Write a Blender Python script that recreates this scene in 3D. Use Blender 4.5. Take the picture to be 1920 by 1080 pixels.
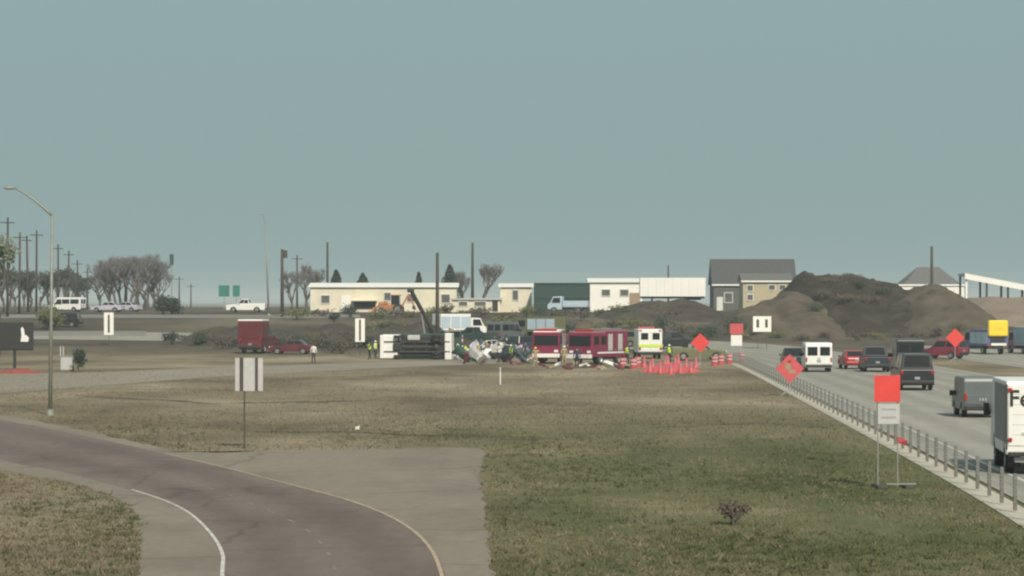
import bpy, bmesh, math, random
import numpy as np
from mathutils import Vector, Matrix, noise as mn
R = math.radians
random.seed(7); rng = np.random.default_rng(7)
for o in list(bpy.data.objects): bpy.data.objects.remove(o)
scene = bpy.context.scene; COL = scene.collection

# ---------------------------------------------------------------- camera, sky, sun, exposure
F = 5444.0; YH = 565.0; HC = 5.6            # focal length (px of 1920), horizon row, camera height
cd = bpy.data.cameras.new('camera'); cam = bpy.data.objects.new('camera', cd); COL.objects.link(cam)
cd.sensor_width = 36; cd.lens = 36*F/1920; cd.clip_start = 1; cd.clip_end = 30000
cd.shift_y = (YH-540)/1920
cam.location = (0, 0, HC); cam.rotation_euler = (R(90), 0, 0); scene.camera = cam
SUN_EL, SUN_AZ = 40, 163                     # azimuth measured from +Y towards +X (behind the camera)
W = bpy.data.worlds.new('World'); scene.world = W; W.use_nodes = True
nt = W.node_tree; bg = nt.nodes['Background']
sky = nt.nodes.new('ShaderNodeTexSky'); sky.sky_type = 'NISHITA'; sky.sun_disc = False
sky.sun_elevation = R(SUN_EL); sky.sun_rotation = R(SUN_AZ); sky.air_density = 1.0; sky.dust_density = 6.0; sky.ozone_density = 1.5
mixs = nt.nodes.new('ShaderNodeMix'); mixs.data_type = 'RGBA'; mixs.inputs[0].default_value = 0.88
mixs.inputs[7].default_value = (2.78, 3.92, 3.95, 1)      # thin even overcast veil over the clear sky
nt.links.new(sky.outputs[0], mixs.inputs[6]); nt.links.new(mixs.outputs[2], bg.inputs[0])
bg.inputs[1].default_value = 0.105
sl = bpy.data.lights.new('sun', 'SUN'); sl.energy = 4.3; sl.angle = R(1.5); sl.color = (1, 0.90, 0.76)
sun = bpy.data.objects.new('sun', sl); COL.objects.link(sun)
az, el = R(SUN_AZ), R(SUN_EL)
sun.rotation_euler = Vector((math.sin(az)*math.cos(el), math.cos(az)*math.cos(el), math.sin(el))).to_track_quat('Z', 'Y').to_euler()
vs = scene.view_settings; vs.view_transform = 'Standard'; vs.look = 'None'; vs.exposure = 0.0; vs.gamma = 1.0
scene.cycles.filter_width = 2.2

# ---------------------------------------------------------------- materials
MATS = {}
def mat(name, col, rough=0.7, var=0.12, scale=3.0, metal=0.0, spec=0.5, bump=0.0, emit=0, alpha=None):
    if name in MATS: return MATS[name]
    m = bpy.data.materials.new(name); m.use_nodes = True; t = m.node_tree; b = t.nodes['Principled BSDF']
    b.inputs['Roughness'].default_value = rough; b.inputs['Metallic'].default_value = metal
    b.inputs['Specular IOR Level'].default_value = spec
    tc = t.nodes.new('ShaderNodeTexCoord'); n = t.nodes.new('ShaderNodeTexNoise')
    n.inputs['Scale'].default_value = scale; n.inputs['Detail'].default_value = 6; n.inputs['Roughness'].default_value = 0.65
    t.links.new(tc.outputs['Object'], n.inputs['Vector'])
    r = t.nodes.new('ShaderNodeValToRGB'); c = np.array(col)
    r.color_ramp.elements[0].position = 0.3; r.color_ramp.elements[1].position = 0.7
    r.color_ramp.elements[0].color = (*(c*(1-var)), 1); r.color_ramp.elements[1].color = (*np.minimum(c*(1+var), 1), 1)
    t.links.new(n.outputs['Fac'], r.inputs[0]); t.links.new(r.outputs[0], b.inputs['Base Color'])
    if bump:
        bp = t.nodes.new('ShaderNodeBump'); bp.inputs['Strength'].default_value = bump; bp.inputs['Distance'].default_value = 0.1
        t.links.new(n.outputs['Fac'], bp.inputs['Height']); t.links.new(bp.outputs[0], b.inputs['Normal'])
    if emit: b.inputs['Emission Color'].default_value = (*col, 1); b.inputs['Emission Strength'].default_value = emit
    MATS[name] = m; return m
def soil(name, cols, sc, bump=0.4, stretch=(1, 1, 1), rough=0.95, crack=0, paths=0):
    """several colours mixed by noise at two sizes"""
    m = bpy.data.materials.new(name); m.use_nodes = True; t = m.node_tree; b = t.nodes['Principled BSDF']
    b.inputs['Roughness'].default_value = rough; b.inputs['Specular IOR Level'].default_value = 0.15
    tc = t.nodes.new('ShaderNodeTexCoord'); mp = t.nodes.new('ShaderNodeMapping'); mp.inputs['Scale'].default_value = stretch
    t.links.new(tc.outputs['Object'], mp.inputs[0])
    def nz(s, d=7, rg=0.6):
        n = t.nodes.new('ShaderNodeTexNoise'); n.inputs['Scale'].default_value = s; n.inputs['Detail'].default_value = d
        n.inputs['Roughness'].default_value = rg; t.links.new(mp.outputs[0], n.inputs['Vector']); return n
    big, fine = nz(sc), nz(sc*18, 8, 0.75)
    r = t.nodes.new('ShaderNodeValToRGB'); e = r.color_ramp.elements
    while len(e) < len(cols): e.new(0.5)
    for i, c in enumerate(cols): e[i].position = 0.3+0.4*i/(len(cols)-1); e[i].color = (*c, 1)
    t.links.new(big.outputs['Fac'], r.inputs[0])
    mx = t.nodes.new('ShaderNodeMix'); mx.data_type = 'RGBA'; mx.blend_type = 'MULTIPLY'; mx.inputs[0].default_value = 1
    r2 = t.nodes.new('ShaderNodeValToRGB'); r2.color_ramp.elements[0].position = .25; r2.color_ramp.elements[1].position = .75
    r2.color_ramp.elements[0].color = (.72, .72, .72, 1); r2.color_ramp.elements[1].color = (1.0, 1.0, 1.0, 1)
    t.links.new(fine.outputs['Fac'], r2.inputs[0]); t.links.new(r.outputs[0], mx.inputs[6]); t.links.new(r2.outputs[0], mx.inputs[7])
    out = mx.outputs[2]
    def mul(o_, f):
        x = t.nodes.new('ShaderNodeMix'); x.data_type = 'RGBA'; x.blend_type = 'MULTIPLY'; x.inputs[0].default_value = 1
        t.links.new(o_, x.inputs[6]); t.links.new(f, x.inputs[7]); return x.outputs[2]
    if crack:
        n2 = t.nodes.new('ShaderNodeTexNoise'); n2.inputs['Scale'].default_value = .6; n2.inputs['Detail'].default_value = 4; t.links.new(tc.outputs['Object'], n2.inputs['Vector'])
        ad = t.nodes.new('ShaderNodeMix'); ad.data_type = 'RGBA'; ad.blend_type = 'ADD'; ad.inputs[0].default_value = 1.6; t.links.new(tc.outputs['Object'], ad.inputs[6]); t.links.new(n2.outputs['Color'], ad.inputs[7])
        vo = t.nodes.new('ShaderNodeTexVoronoi'); vo.feature = 'DISTANCE_TO_EDGE'; vo.inputs['Scale'].default_value = crack; t.links.new(ad.outputs[2], vo.inputs['Vector'])
        r3 = t.nodes.new('ShaderNodeValToRGB'); r3.color_ramp.elements[0].color = (.78, .77, .76, 1); r3.color_ramp.elements[0].position = .004; r3.color_ramp.elements[1].position = .016; t.links.new(vo.outputs['Distance'], r3.inputs[0])
        out = mul(out, r3.outputs[0])
        st = nz(sc*2.3, 5, .55); r4 = t.nodes.new('ShaderNodeValToRGB'); r4.color_ramp.elements[0].color = (.88, .87, .86, 1); r4.color_ramp.elements[0].position = .36; r4.color_ramp.elements[1].position = .5; t.links.new(st.outputs['Fac'], r4.inputs[0]); out = mul(out, r4.outputs[0])
    if paths:
        uv = t.nodes.new('ShaderNodeUVMap'); sp = t.nodes.new('ShaderNodeSeparateXYZ'); t.links.new(uv.outputs[0], sp.inputs[0])
        m1 = t.nodes.new('ShaderNodeMath'); m1.operation = 'MULTIPLY'; m1.inputs[1].default_value = 6.2832*paths; t.links.new(sp.outputs[1], m1.inputs[0])
        m2 = t.nodes.new('ShaderNodeMath'); m2.operation = 'COSINE'; t.links.new(m1.outputs[0], m2.inputs[0])
        mr = t.nodes.new('ShaderNodeMapRange'); mr.inputs[1].default_value = -1; mr.inputs[2].default_value = 1; mr.inputs[3].default_value = .86; mr.inputs[4].default_value = 1.04; t.links.new(m2.outputs[0], mr.inputs[0])
        out = mul(out, mr.outputs[0])
    t.links.new(out, b.inputs['Base Color'])
    bp = t.nodes.new('ShaderNodeBump'); bp.inputs['Strength'].default_value = bump; bp.inputs['Distance'].default_value = 0.15
    t.links.new(fine.outputs['Fac'], bp.inputs['Height']); t.links.new(bp.outputs[0], b.inputs['Normal'])
    MATS[name] = m; return m

def ground_material():
    m = bpy.data.materials.new('grass_and_soil'); m.use_nodes = True; t = m.node_tree; b = t.nodes['Principled BSDF']
    b.inputs['Roughness'].default_value = 0.95; b.inputs['Specular IOR Level'].default_value = 0.1
    tc = t.nodes.new('ShaderNodeTexCoord'); L = t.links.new
    def nz(s, st, d=6, rg=0.6):
        mp = t.nodes.new('ShaderNodeMapping'); mp.inputs['Scale'].default_value = st; L(tc.outputs['Object'], mp.inputs[0])
        n = t.nodes.new('ShaderNodeTexNoise'); n.inputs['Scale'].default_value = s; n.inputs['Detail'].default_value = d; n.inputs['Roughness'].default_value = rg
        L(mp.outputs[0], n.inputs['Vector']); return n.outputs['Fac']
    def ramp(f, stops):
        r = t.nodes.new('ShaderNodeValToRGB'); e = r.color_ramp.elements
        while len(e) < len(stops): e.new(0.5)
        for i, (p, c) in enumerate(stops): e[i].position = p; e[i].color = (*c, 1) if len(c) == 3 else c
        L(f, r.inputs[0]); return r.outputs[0]
    def mix(f, a, c, mode='MIX'):
        x = t.nodes.new('ShaderNodeMix'); x.data_type = 'RGBA'; x.blend_type = mode
        if isinstance(f, float): x.inputs[0].default_value = f
        else: L(f, x.inputs[0])
        L(a, x.inputs[6]); L(c, x.inputs[7]); return x.outputs[2]
    def math_(op, a, c):
        x = t.nodes.new('ShaderNodeMath'); x.operation = op
        for i, v in enumerate((a, c)):
            if isinstance(v, (int, float)): x.inputs[i].default_value = v
            else: L(v, x.inputs[i])
        return x.outputs[0]
    # live grass, dry grass, bare soil
    green = ramp(nz(0.16, (1, .45, 1)), [(.38, (.084, .098, .042)), (.48, (.125, .132, .066)), (.57, (.160, .150, .085)), (.66, (.25, .215, .14))])
    dry = ramp(nz(0.10, (.8, .35, 1)), [(.38, (.145, .117, .082)), (.48, (.215, .178, .124)), (.55, (.255, .211, .152)), (.64, (.33, .275, .20))])
    sep = t.nodes.new('ShaderNodeSeparateXYZ'); L(tc.outputs['Object'], sep.inputs[0])
    # the mown verge between the slip road and the main road is the greenest ground
    d1 = math_('SUBTRACT', 1.0, math_('MULTIPLY', math_('SUBTRACT', sep.outputs[1], 105.0), 1/55))
    d2 = math_('MULTIPLY', math_('ADD', sep.outputs[0], 6.0), 1/8)
    wob = math_('MULTIPLY', math_('SUBTRACT', nz(0.09, (1, .4, 1)), 0.5), 2.2)
    fac = math_('ADD', math_('MINIMUM', d1, d2), wob)
    cl = t.nodes.new('ShaderNodeClamp'); L(fac, cl.inputs[0])
    c = mix(cl.outputs[0], dry, green)
    # beyond the frontage road the ground is mostly bare graded earth
    earth = ramp(nz(0.07, (.6, .5, 1)), [(.36, (.070, .060, .048)), (.5, (.108, .090, .070)), (.64, (.165, .140, .106))])
    f3 = math_('ADD', math_('MULTIPLY', math_('SUBTRACT', sep.outputs[1], 292.0), 1/30), math_('MULTIPLY', wob, .35))
    c3 = t.nodes.new('ShaderNodeClamp'); L(f3, c3.inputs[0]); c = mix(c3.outputs[0], c, earth)
    streak = ramp(nz(0.30, (.25, 1.0, 1), 5), [(.33, (.62, .60, .58)), (.47, (1, 1, 1)), (1, (1, 1, 1))])
    c = mix(0.6, c, streak, 'MULTIPLY')
    fine = nz(3.5, (1, .6, 1), 8, .75)
    c = mix(0.9, c, ramp(fine, [(.25, (.66, .66, .64)), (.55, (.98, .98, .96)), (.8, (1.12, 1.1, 1.05))]), 'MULTIPLY')
    L(c, b.inputs['Base Color'])
    bp = t.nodes.new('ShaderNodeBump'); bp.inputs['Strength'].default_value = .5; bp.inputs['Distance'].default_value = .12
    L(fine, bp.inputs['Height']); L(bp.outputs[0], b.inputs['Normal'])
    MATS['ground'] = m; return m

ASPH = soil('mauve_asphalt', [(.172, .138, .124), (.192, .154, .139), (.212, .172, .156)], 0.12, .25, (1, .35, 1), crack=.16, paths=2)
CONC = soil('tan_concrete', [(.228, .196, .163), (.258, .222, .185), (.288, .25, .21)], 0.10, .2, (1, .5, 1), crack=.11)
ROADC = soil('pale_concrete_road', [(.30, .285, .250), (.335, .322, .285), (.37, .352, .31)], 0.08, .2, (1.2, .15, 1), paths=8)
ROAD2 = soil('buff_frontage_road', [(.25, .218, .178), (.285, .25, .207), (.32, .285, .238)], 0.06, .2)
FARRD = soil('grey_road', [(.20, .19, .17), (.235, .222, .2), (.27, .255, .225)], 0.05, .2)
SOILD = soil('dark_soil', [(.040, .034, .027), (.058, .048, .038), (.090, .076, .060)], 0.35, .9)
SOILM = soil('mixed_soil', [(.056, .047, .038), (.085, .071, .056), (.125, .106, .082)], 0.35, .8)
SOILT = soil('tan_soil', [(.090, .074, .055), (.125, .104, .078), (.165, .14, .107)], 0.35, .8)
SOILP = soil('pink_soil', [(.24, .185, .15), (.28, .22, .18), (.32, .26, .21)], 0.3, .7)
M = dict(
 white=mat('white_paint', (.74, .74, .72), .4, .05), cream=mat('cream_siding', (.66, .62, .49), .6, .12, .5), whitew=mat('white_metal_sheet', (.78, .78, .74), .5, .05, .6),
 glass=mat('dark_glass', (.012, .015, .018), .1, .1, 1, 0, .45), tyre=mat('tyre_rubber', (.022, .022, .023), .85, .2, 9), rim=mat('wheel_metal', (.42, .42, .43), .35, .1, 6, .8),
 black=mat('black_plastic', (.022, .022, .024), .55, .15, 6), charcoal=mat('black_car_paint', (.018, .022, .024), .25, .12, 3), navy=mat('dark_blue_paint', (.025, .036, .048), .28, .12, 3),
 maroon=mat('maroon_paint', (.20, .025, .05), .3, .15, 2), red=mat('red_paint', (.36, .028, .035), .3, .12, 2), dred=mat('dark_red_paint', (.115, .022, .028), .3, .15, 2),
 fire=mat('fire_engine_red', (.19, .02, .058), .3, .14, 2), grey=mat('grey_paint', (.105, .125, .128), .35, .08, 2), silver=mat('silver_paint', (.40, .41, .42), .3, .06, 2, .4), lgrey=mat('light_grey_metal', (.44, .44, .44), .5, .08, 4),
 steel=mat('galvanised_steel', (.36, .37, .37), .45, .12, 5, .5), dsteel=mat('weathered_steel', (.065, .063, .058), .7, .2, 5, .2), wood=mat('utility_pole_wood', (.060, .050, .042), .9, .25, 3, bump=.4), timber=mat('timber', (.30, .23, .15), .8, .15, 6),
 orange=mat('fluorescent_orange', (.64, .052, .045), .5, .10, 2.5), coral=mat('faded_orange_sign', (.50, .08, .085), .5, .16, 3), lime=mat('high_visibility_yellow', (.52, .70, .06), .6, .1, 9),
 yellow=mat('yellow_paint', (.78, .60, .04), .45, .08, 3), olive=mat('olive_paint', (.13, .135, .065), .5, .15, 3), blue=mat('blue_paint', (.095, .105, .25), .35, .1, 3), dgreen=mat('dark_green_paint', (.028, .060, .052), .4, .15, 2),
 rust=mat('rust_orange_paint', (.42, .17, .06), .7, .25, 3), tail=mat('tail_light_red', (.35, .01, .012), .25, .1, 4), head=mat('headlight_glass', (.7, .7, .68), .15, .05, 3), amber=mat('amber_lens', (.8, .32, .02), .3, .1, 4), bluel=mat('blue_lens', (.03, .08, .5), .25, .1, 4),
 roofd=mat('dark_roof_shingle', (.070, .072, .075), .9, .18, 2.5, bump=.4), roofg=mat('grey_roof_shingle', (.12, .122, .12), .9, .15, 2.5), walld=mat('dark_grey_siding', (.095, .10, .098), .8, .1, 1.5), brick=mat('pale_brick_wall', (.42, .37, .26), .85, .1, 3), frame=mat('window_frame', (.6, .6, .57), .6, .05),
 skin=mat('skin', (.38, .23, .17), .6, .05), jeans=mat('dark_trousers', (.03, .034, .05), .85, .15, 9), shirtw=mat('white_shirt', (.66, .66, .64), .8, .06, 9), shirtd=mat('navy_uniform', (.03, .036, .07), .8, .1, 9), hair=mat('dark_hair', (.03, .022, .018), .8, .2, 20), tan=mat('tan_turnout_coat', (.34, .27, .16), .85, .1, 9),
 bark=mat('grey_bark', (.105, .092, .082), .95, .25, 4, bump=.4), twig=mat('bare_twigs', (.150, .140, .142), .95, .2, 2), leafd=mat('dark_evergreen_leaves', (.030, .045, .030), .8, .35, 1.2), leafo=mat('olive_leaves', (.105, .112, .045), .8, .35, 1.2), leafp=mat('pale_green_leaves', (.16, .21, .12), .8, .3, 1.2), leafb=mat('brown_brush', (.085, .070, .052), .9, .35, 1.2),
 linew=mat('white_road_paint', (.50, .48, .44), .7, .35, 2.2), linep=mat('worn_yellow_road_paint', (.40, .31, .22), .7, .35, 2.2), linef=mat('faint_joint_sealant', (.195, .162, .145), .8, .25, 1.5),
 bpost=mat('barrier_post_steel', (.15, .15, .14), .6, .2, 4, .2), pane=mat('pale_window_pane', (.10, .105, .10), .3, .15, 2), lamp=mat('weathered_lamp_steel', (.25, .26, .225), .6, .2, 2, .3), redf=mat('red_mesh_fence', (.26, .062, .048), .8, .2, 3), signgreen=mat('green_sign', (.01, .16, .13), .5, .08, 3), lav=mat('pale_lavender_paint', (.46, .44, .52), .35, .06, 2), sky_blue=mat('pale_blue_paint', (.42, .52, .60), .35, .06, 2), pink=mat('pinkish_metal', (.30, .16, .19), .5, .12, 2))

# ---------------------------------------------------------------- terrain and helpers
def S(t): t = min(1, max(0, t)); return t*t*(3-2*t)
def gz(x, y):
    return 4.0*S((y-300)/130) - 3.0*S((y-700)/1500)
def hit(px, py):
    """point of the terrain that shows at a pixel of the 1920x1080 photograph"""
    y = 40.0
    while y < 4000:
        x = (px-960)/F*y
        if HC-(py-YH)/F*y <= gz(x, y): break
        y += 0.05 if y < 500 else 1
    return Vector((x, y, gz(x, y)))
def at(px, py, d): return Vector(((px-960)/F*d, d, HC-(py-YH)/F*d))
def gpt(px, d): x = (px-960)/F*d; return Vector((x, d, gz(x, d)))

class MB:
    def __init__(s): s.v = []; s.f = []; s.mi = []; s.cur = 0
    def add(s, vs, fs):
        o = len(s.v); s.v += [tuple(v) for v in vs]; s.f += [tuple(i+o for i in f) for f in fs]; s.mi += [s.cur]*len(fs); return s
    def box(s, c, d, rot=None):
        x, y, z = d[0]/2, d[1]/2, d[2]/2; vs = [Vector((a*x, b*y, e*z)) for a in (-1, 1) for b in (-1, 1) for e in (-1, 1)]
        if rot is not None: vs = [rot @ v for v in vs]
        return s.add([v+Vector(c) for v in vs], [(0, 1, 3, 2), (4, 6, 7, 5), (0, 4, 5, 1), (2, 3, 7, 6), (0, 2, 6, 4), (1, 5, 7, 3)])
    def prism(s, prof, x0, x1):      # (y, z) profile, counter-clockwise seen from +x
        n = len(prof); vs = [(x0, y, z) for y, z in prof]+[(x1, y, z) for y, z in prof]
        fs = [tuple(reversed(range(n))), tuple(range(n, 2*n))]+[(i, (i+1) % n, n+(i+1) % n, n+i) for i in range(n)]
        return s.add(vs, fs)
    def tube(s, pts, r, n=8, r1=None, cap=True):
        pts = [Vector(p) for p in pts]; k = len(pts); vs = []; fs = []
        for i, p in enumerate(pts):
            t = (pts[min(i+1, k-1)]-pts[max(i-1, 0)]).normalized()
            a = t.cross(Vector((0, 0, 1))); a = Vector((1, 0, 0)) if a.length < 1e-3 else a.normalized(); b = t.cross(a)
            rr = r if r1 is None else r+(r1-r)*i/(k-1)
            vs += [p+(a*math.cos(2*math.pi*j/n)+b*math.sin(2*math.pi*j/n))*rr for j in range(n)]
        for i in range(k-1):
            for j in range(n): fs.append((i*n+j, i*n+(j+1) % n, (i+1)*n+(j+1) % n, (i+1)*n+j))
        if cap: fs += [tuple(reversed(range(n))), tuple(range((k-1)*n, k*n))]
        return s.add(vs, fs)
    def plate(s, q, t):              # quad thickened along its normal
        q = [Vector(p) for p in q]; n = (q[1]-q[0]).cross(q[2]-q[0]).normalized()*t
        k = len(q); vs = q+[p+n for p in q]
        return s.add(vs, [tuple(reversed(range(k))), tuple(range(k, 2*k))]+[(i, (i+1) % k, k+(i+1) % k, k+i) for i in range(k)])
    def lathe(s, prof, n=20, axis='X', c=(0, 0, 0)):  # (r, h)
        vs = []; fs = []; m = len(prof)
        for j in range(n):
            a = 2*math.pi*j/n
            for r, h in prof:
                p = (h, r*math.cos(a), r*math.sin(a)) if axis == 'X' else (r*math.cos(a), r*math.sin(a), h)
                vs.append((p[0]+c[0], p[1]+c[1], p[2]+c[2]))
        for j in range(n):
            for i in range(m-1): fs.append((j*m+i, ((j+1) % n)*m+i, ((j+1) % n)*m+i+1, j*m+i+1))
        return s.add(vs, fs)
    def mesh(s, name, bevel=0, smooth=False, seg=2):
        me = bpy.data.meshes.new(name); me.from_pydata(s.v, [], s.f)
        if any(s.mi): me.polygons.foreach_set('material_index', s.mi)
        bm = bmesh.new(); bm.from_mesh(me); bmesh.ops.recalc_face_normals(bm, faces=bm.faces)
        if bevel: bmesh.ops.bevel(bm, geom=[e for e in bm.edges if len(e.link_faces) == 2 and e.calc_face_angle(0) > .35], offset=bevel, segments=seg, profile=.6, affect='EDGES', clamp_overlap=True)
        bm.to_mesh(me); bm.free()
        if smooth: me.polygons.foreach_set('use_smooth', [True]*len(me.polygons)); 
        me.update(); return me
    def build(s, name, m, parent=None, bevel=0, smooth=False, seg=2):
        return obj(name, s.mesh(name, bevel, smooth, seg), m, parent)
def obj(name, me, m, parent=None):
    if m is not None and not me.materials:
        for k in (m if isinstance(m, (list, tuple)) else [m]): me.materials.append(k)
    o = bpy.data.objects.new(name, me); COL.objects.link(o)
    if parent is not None: o.parent = parent
    return o
def tag(o, label, cat, group=None, kind=None):
    o['label'] = label; o['category'] = cat
    if group: o['group'] = group
    if kind: o['kind'] = kind
    return o
def thing(name, label, cat, loc, rz=0, group=None, rx=0, ry=0):
    o = bpy.data.objects.new(name, None); COL.objects.link(o); o.empty_display_size = .3
    o.location = loc; o.rotation_euler = (rx, ry, rz); return tag(o, label, cat, group)
def struct(o): o['kind'] = 'structure'; return o
def copy_tree(o, parent=None):
    c = o.copy(); COL.objects.link(c); c.parent = parent
    for ch in list(o.children): copy_tree(ch, c)
    return c

# ---------------------------------------------------------------- ground sheet
ys = np.unique(np.concatenate([np.arange(-60, 300, 20), np.arange(300, 440, 2.5), np.arange(440, 800, 20), np.geomspace(800, 14000, 30)]))
xs = np.unique(np.concatenate([-np.geomspace(140, 9000, 14), np.arange(-140, 141, 10), np.geomspace(140, 9000, 14)]))
V = [(float(x), float(y), gz(x, y)) for y in ys for x in xs]; nx = len(xs)
Fc = [(j*nx+i, j*nx+i+1, (j+1)*nx+i+1, (j+1)*nx+i) for j in range(len(ys)-1) for i in range(nx-1)]
me = bpy.data.meshes.new('ground'); me.from_pydata(V, [], Fc)
ground = struct(obj('ground', me, ground_material()))

def spline(pts, n=8):
    P = [Vector(p) for p in pts]; out = []
    for i in range(len(P)-1):
        a, b, c, d = P[max(i-1, 0)], P[i], P[i+1], P[min(i+2, len(P)-1)]
        for k in range(n):
            t = k/n; out.append(.5*((2*b)+(c-a)*t+(2*a-5*b+4*c-d)*t*t+(3*b-a-3*c+d)*t**3))
    return out+[P[-1]]
def pix(pts): return [hit(*p) for p in pts]
def ribbon(name, A, B, lift, m, n=1):
    """sheet between two edge polylines with the same number of points"""
    vs = []; fs = []; k = len(A)
    for a, b in zip(A, B):
        for j in range(n+1):
            p = a.lerp(b, j/n); vs.append((p.x, p.y, gz(p.x, p.y)+lift))
    for i in range(k-1):
        for j in range(n): q = i*(n+1)+j; fs.append((q, q+1, q+n+2, q+n+1))
    me = bpy.data.meshes.new(name); me.from_pydata(vs, [], fs)
    uvl = me.uv_layers.new(name='UVMap')
    for lp in me.loops: uvl.data[lp.index].uv = (lp.vertex_index//(n+1)*.1, (lp.vertex_index % (n+1))/n)
    bm = bmesh.new(); bm.from_mesh(me); bmesh.ops.recalc_face_normals(bm, faces=bm.faces)
    if sum(f.normal.z for f in bm.faces) < 0: bmesh.ops.reverse_faces(bm, faces=bm.faces)
    bm.to_mesh(me); bm.free(); return struct(obj(name, me, m))
def resample(P, n):
    d = [0]
    for i in range(1, len(P)): d.append(d[-1]+(P[i]-P[i-1]).length)
    out = []; j = 0
    for k in range(n):
        t = d[-1]*k/(n-1)
        while j < len(P)-2 and d[j+1] < t: j += 1
        out.append(P[j].lerp(P[j+1], min(1, (t-d[j])/max(1e-6, d[j+1]-d[j]))))
    return out
def stripe(name, P, w, lift, m):
    A = []; B = []
    for i, p in enumerate(P):
        t = (P[min(i+1, len(P)-1)]-P[max(i-1, 0)]); t.z = 0; t.normalize(); s = Vector((-t.y, t.x, 0))*w/2
        A.append(p-s); B.append(p+s)
    return ribbon(name, A, B, lift, m)

# slip road in the foreground: outer and inner edges of the mauve asphalt
def ext(P, dx, dy): return [P[0]+Vector((dx, dy, 0))]+P
outer = spline(pix([(870, 1260), (835, 1080), (800, 1015), (740, 972), (660, 940), (560, 913), (400, 872), (250, 838), (100, 806), (-30, 783), (-330, 735)]), 8)
inner = spline(pix([(405, 1260), (412, 1080), (414, 1040), (392, 1000), (352, 962), (300, 937), (220, 912), (120, 886), (40, 870), (-30, 858), (-330, 812)]), 8)
o_, i_ = resample(outer, 70), resample(inner, 70)
# concrete shoulders and apron below the asphalt
rs = spline(pix([(965, 1260), (925, 1080), (912, 980), (900, 890), (893, 842), (700, 843), (520, 845), (360, 848), (250, 828), (120, 800), (-30, 773), (-330, 727)]), 6)
ls = spline(pix([(240, 1260), (258, 1080), (262, 1010), (258, 968), (215, 934), (140, 908), (40, 890), (-30, 878), (-330, 830)]), 8)
def ragged(P, seed, a=.22): return [p+Vector((mn.noise(Vector((i*.31, seed, 0)))*a+mn.noise(Vector((i*.9, seed, 5)))*a*.6, mn.noise(Vector((i*.37, seed, 9)))*a*2.2, 0)) for i, p in enumerate(P)]
ribbon('shoulder', ragged(resample(rs, 260), 2), resample(outer, 260), .012, CONC)
ribbon('shoulder', resample(inner, 160), ragged(resample(ls, 160), 6), .012, CONC)
ribbon('slip_road', o_, i_, .016, ASPH, 4)
def inset(P, Q, k, a=0, b=None): return [p.lerp(q, k/((q-p).length)) for p, q in zip(P, Q)][a:b]
stripe('road_marking', inset(o_, i_, .12, 0, 32), .085, .022, M['linep'])
stripe('road_marking', inset(i_, o_, .12, 0, 36), .085, .022, M['linew'])
mid = [a.lerp(b, .5) for a, b in zip(o_, i_)]
for k in range(0, 30, 2): stripe('road_marking', [mid[k], mid[k].lerp(mid[k+1], .6)], .09, .022, M['linef'])
# frontage road crossing behind the field
A = spline(pix([(-420, 772), (-30, 741), (150, 727), (400, 708), (700, 692), (880, 684), (1000, 680)]), 6)
B = spline(pix([(-420, 716), (-30, 703), (150, 699), (400, 690), (700, 680), (880, 675), (1000, 673)]), 6)
ribbon('frontage_road', resample(A, 50), resample(B, 50), .02, ROAD2, 4)
# main road on the right, running away and bending left at the far end
Lm = [Vector((11.2, 20, 0)), Vector((13.9, 75, 0)), Vector((16.9, 150, 0)), Vector((19.6, 226, 0)), Vector((20.8, 270, 0)), Vector((19.5, 305, 0)), Vector((12, 322, 0)), Vector((-8, 332, 0)), Vector((-60, 345, 0)), Vector((-130, 356, 0))]
Rm = [Vector((33, 20, 0)), Vector((33.5, 75, 0)), Vector((35, 150, 0)), Vector((36.3, 226, 0)), Vector((36.6, 270, 0)), Vector((35, 315, 0)), Vector((26, 338, 0)), Vector((4, 349, 0)), Vector((-60, 362, 0)), Vector((-130, 374, 0))]
L_, R_ = resample(spline(Lm, 8), 110), resample(spline(Rm, 8), 110)
ribbon('main_road', L_, R_, .03, ROADC, 6)
for k in range(0, 60, 1): stripe('lane_marking', [L_[k].lerp(R_[k], .5), L_[k].lerp(R_[k+1], .5).lerp(L_[k+1].lerp(R_[k+1], .5), .5)], .14, .036, M['linew']) if k % 2 == 0 else None
stripe('edge_line', inset(L_, R_, 1.4, 0, 80), .14, .036, M['linew'])
stripe('edge_line', inset(R_, L_, .8, 0, 80), .14, .036, M['linep'])
ribbon('service_road', [Vector((43, y, 0)) for y in range(90, 345, 15)], [Vector((62, y, 0)) for y in range(90, 345, 15)], .02, ROADC, 3)
# roads on the far slope at the left
ribbon('far_road', [gpt(x, 352) for x in range(-200, 300, 25)], [gpt(x, 362) for x in range(-200, 300, 25)], .04, FARRD)
ribbon('far_road', [gpt(x, 395) for x in range(-200, 700, 25)], [gpt(x, 408) for x in range(-200, 700, 25)], .04, FARRD)
# concrete mow strip under the barrier
bar = resample(spline([Vector((10.0, 30, 0)), Vector((13.25, 75.3, 0)), Vector((16.2, 150, 0)), Vector((18.95, 226, 0)), Vector((20.0, 262, 0))], 8), 80)
stripe('mow_strip', bar, .85, .018, mat('mow_strip_concrete', (.44, .41, .34), .85, .12, .8))

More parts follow.
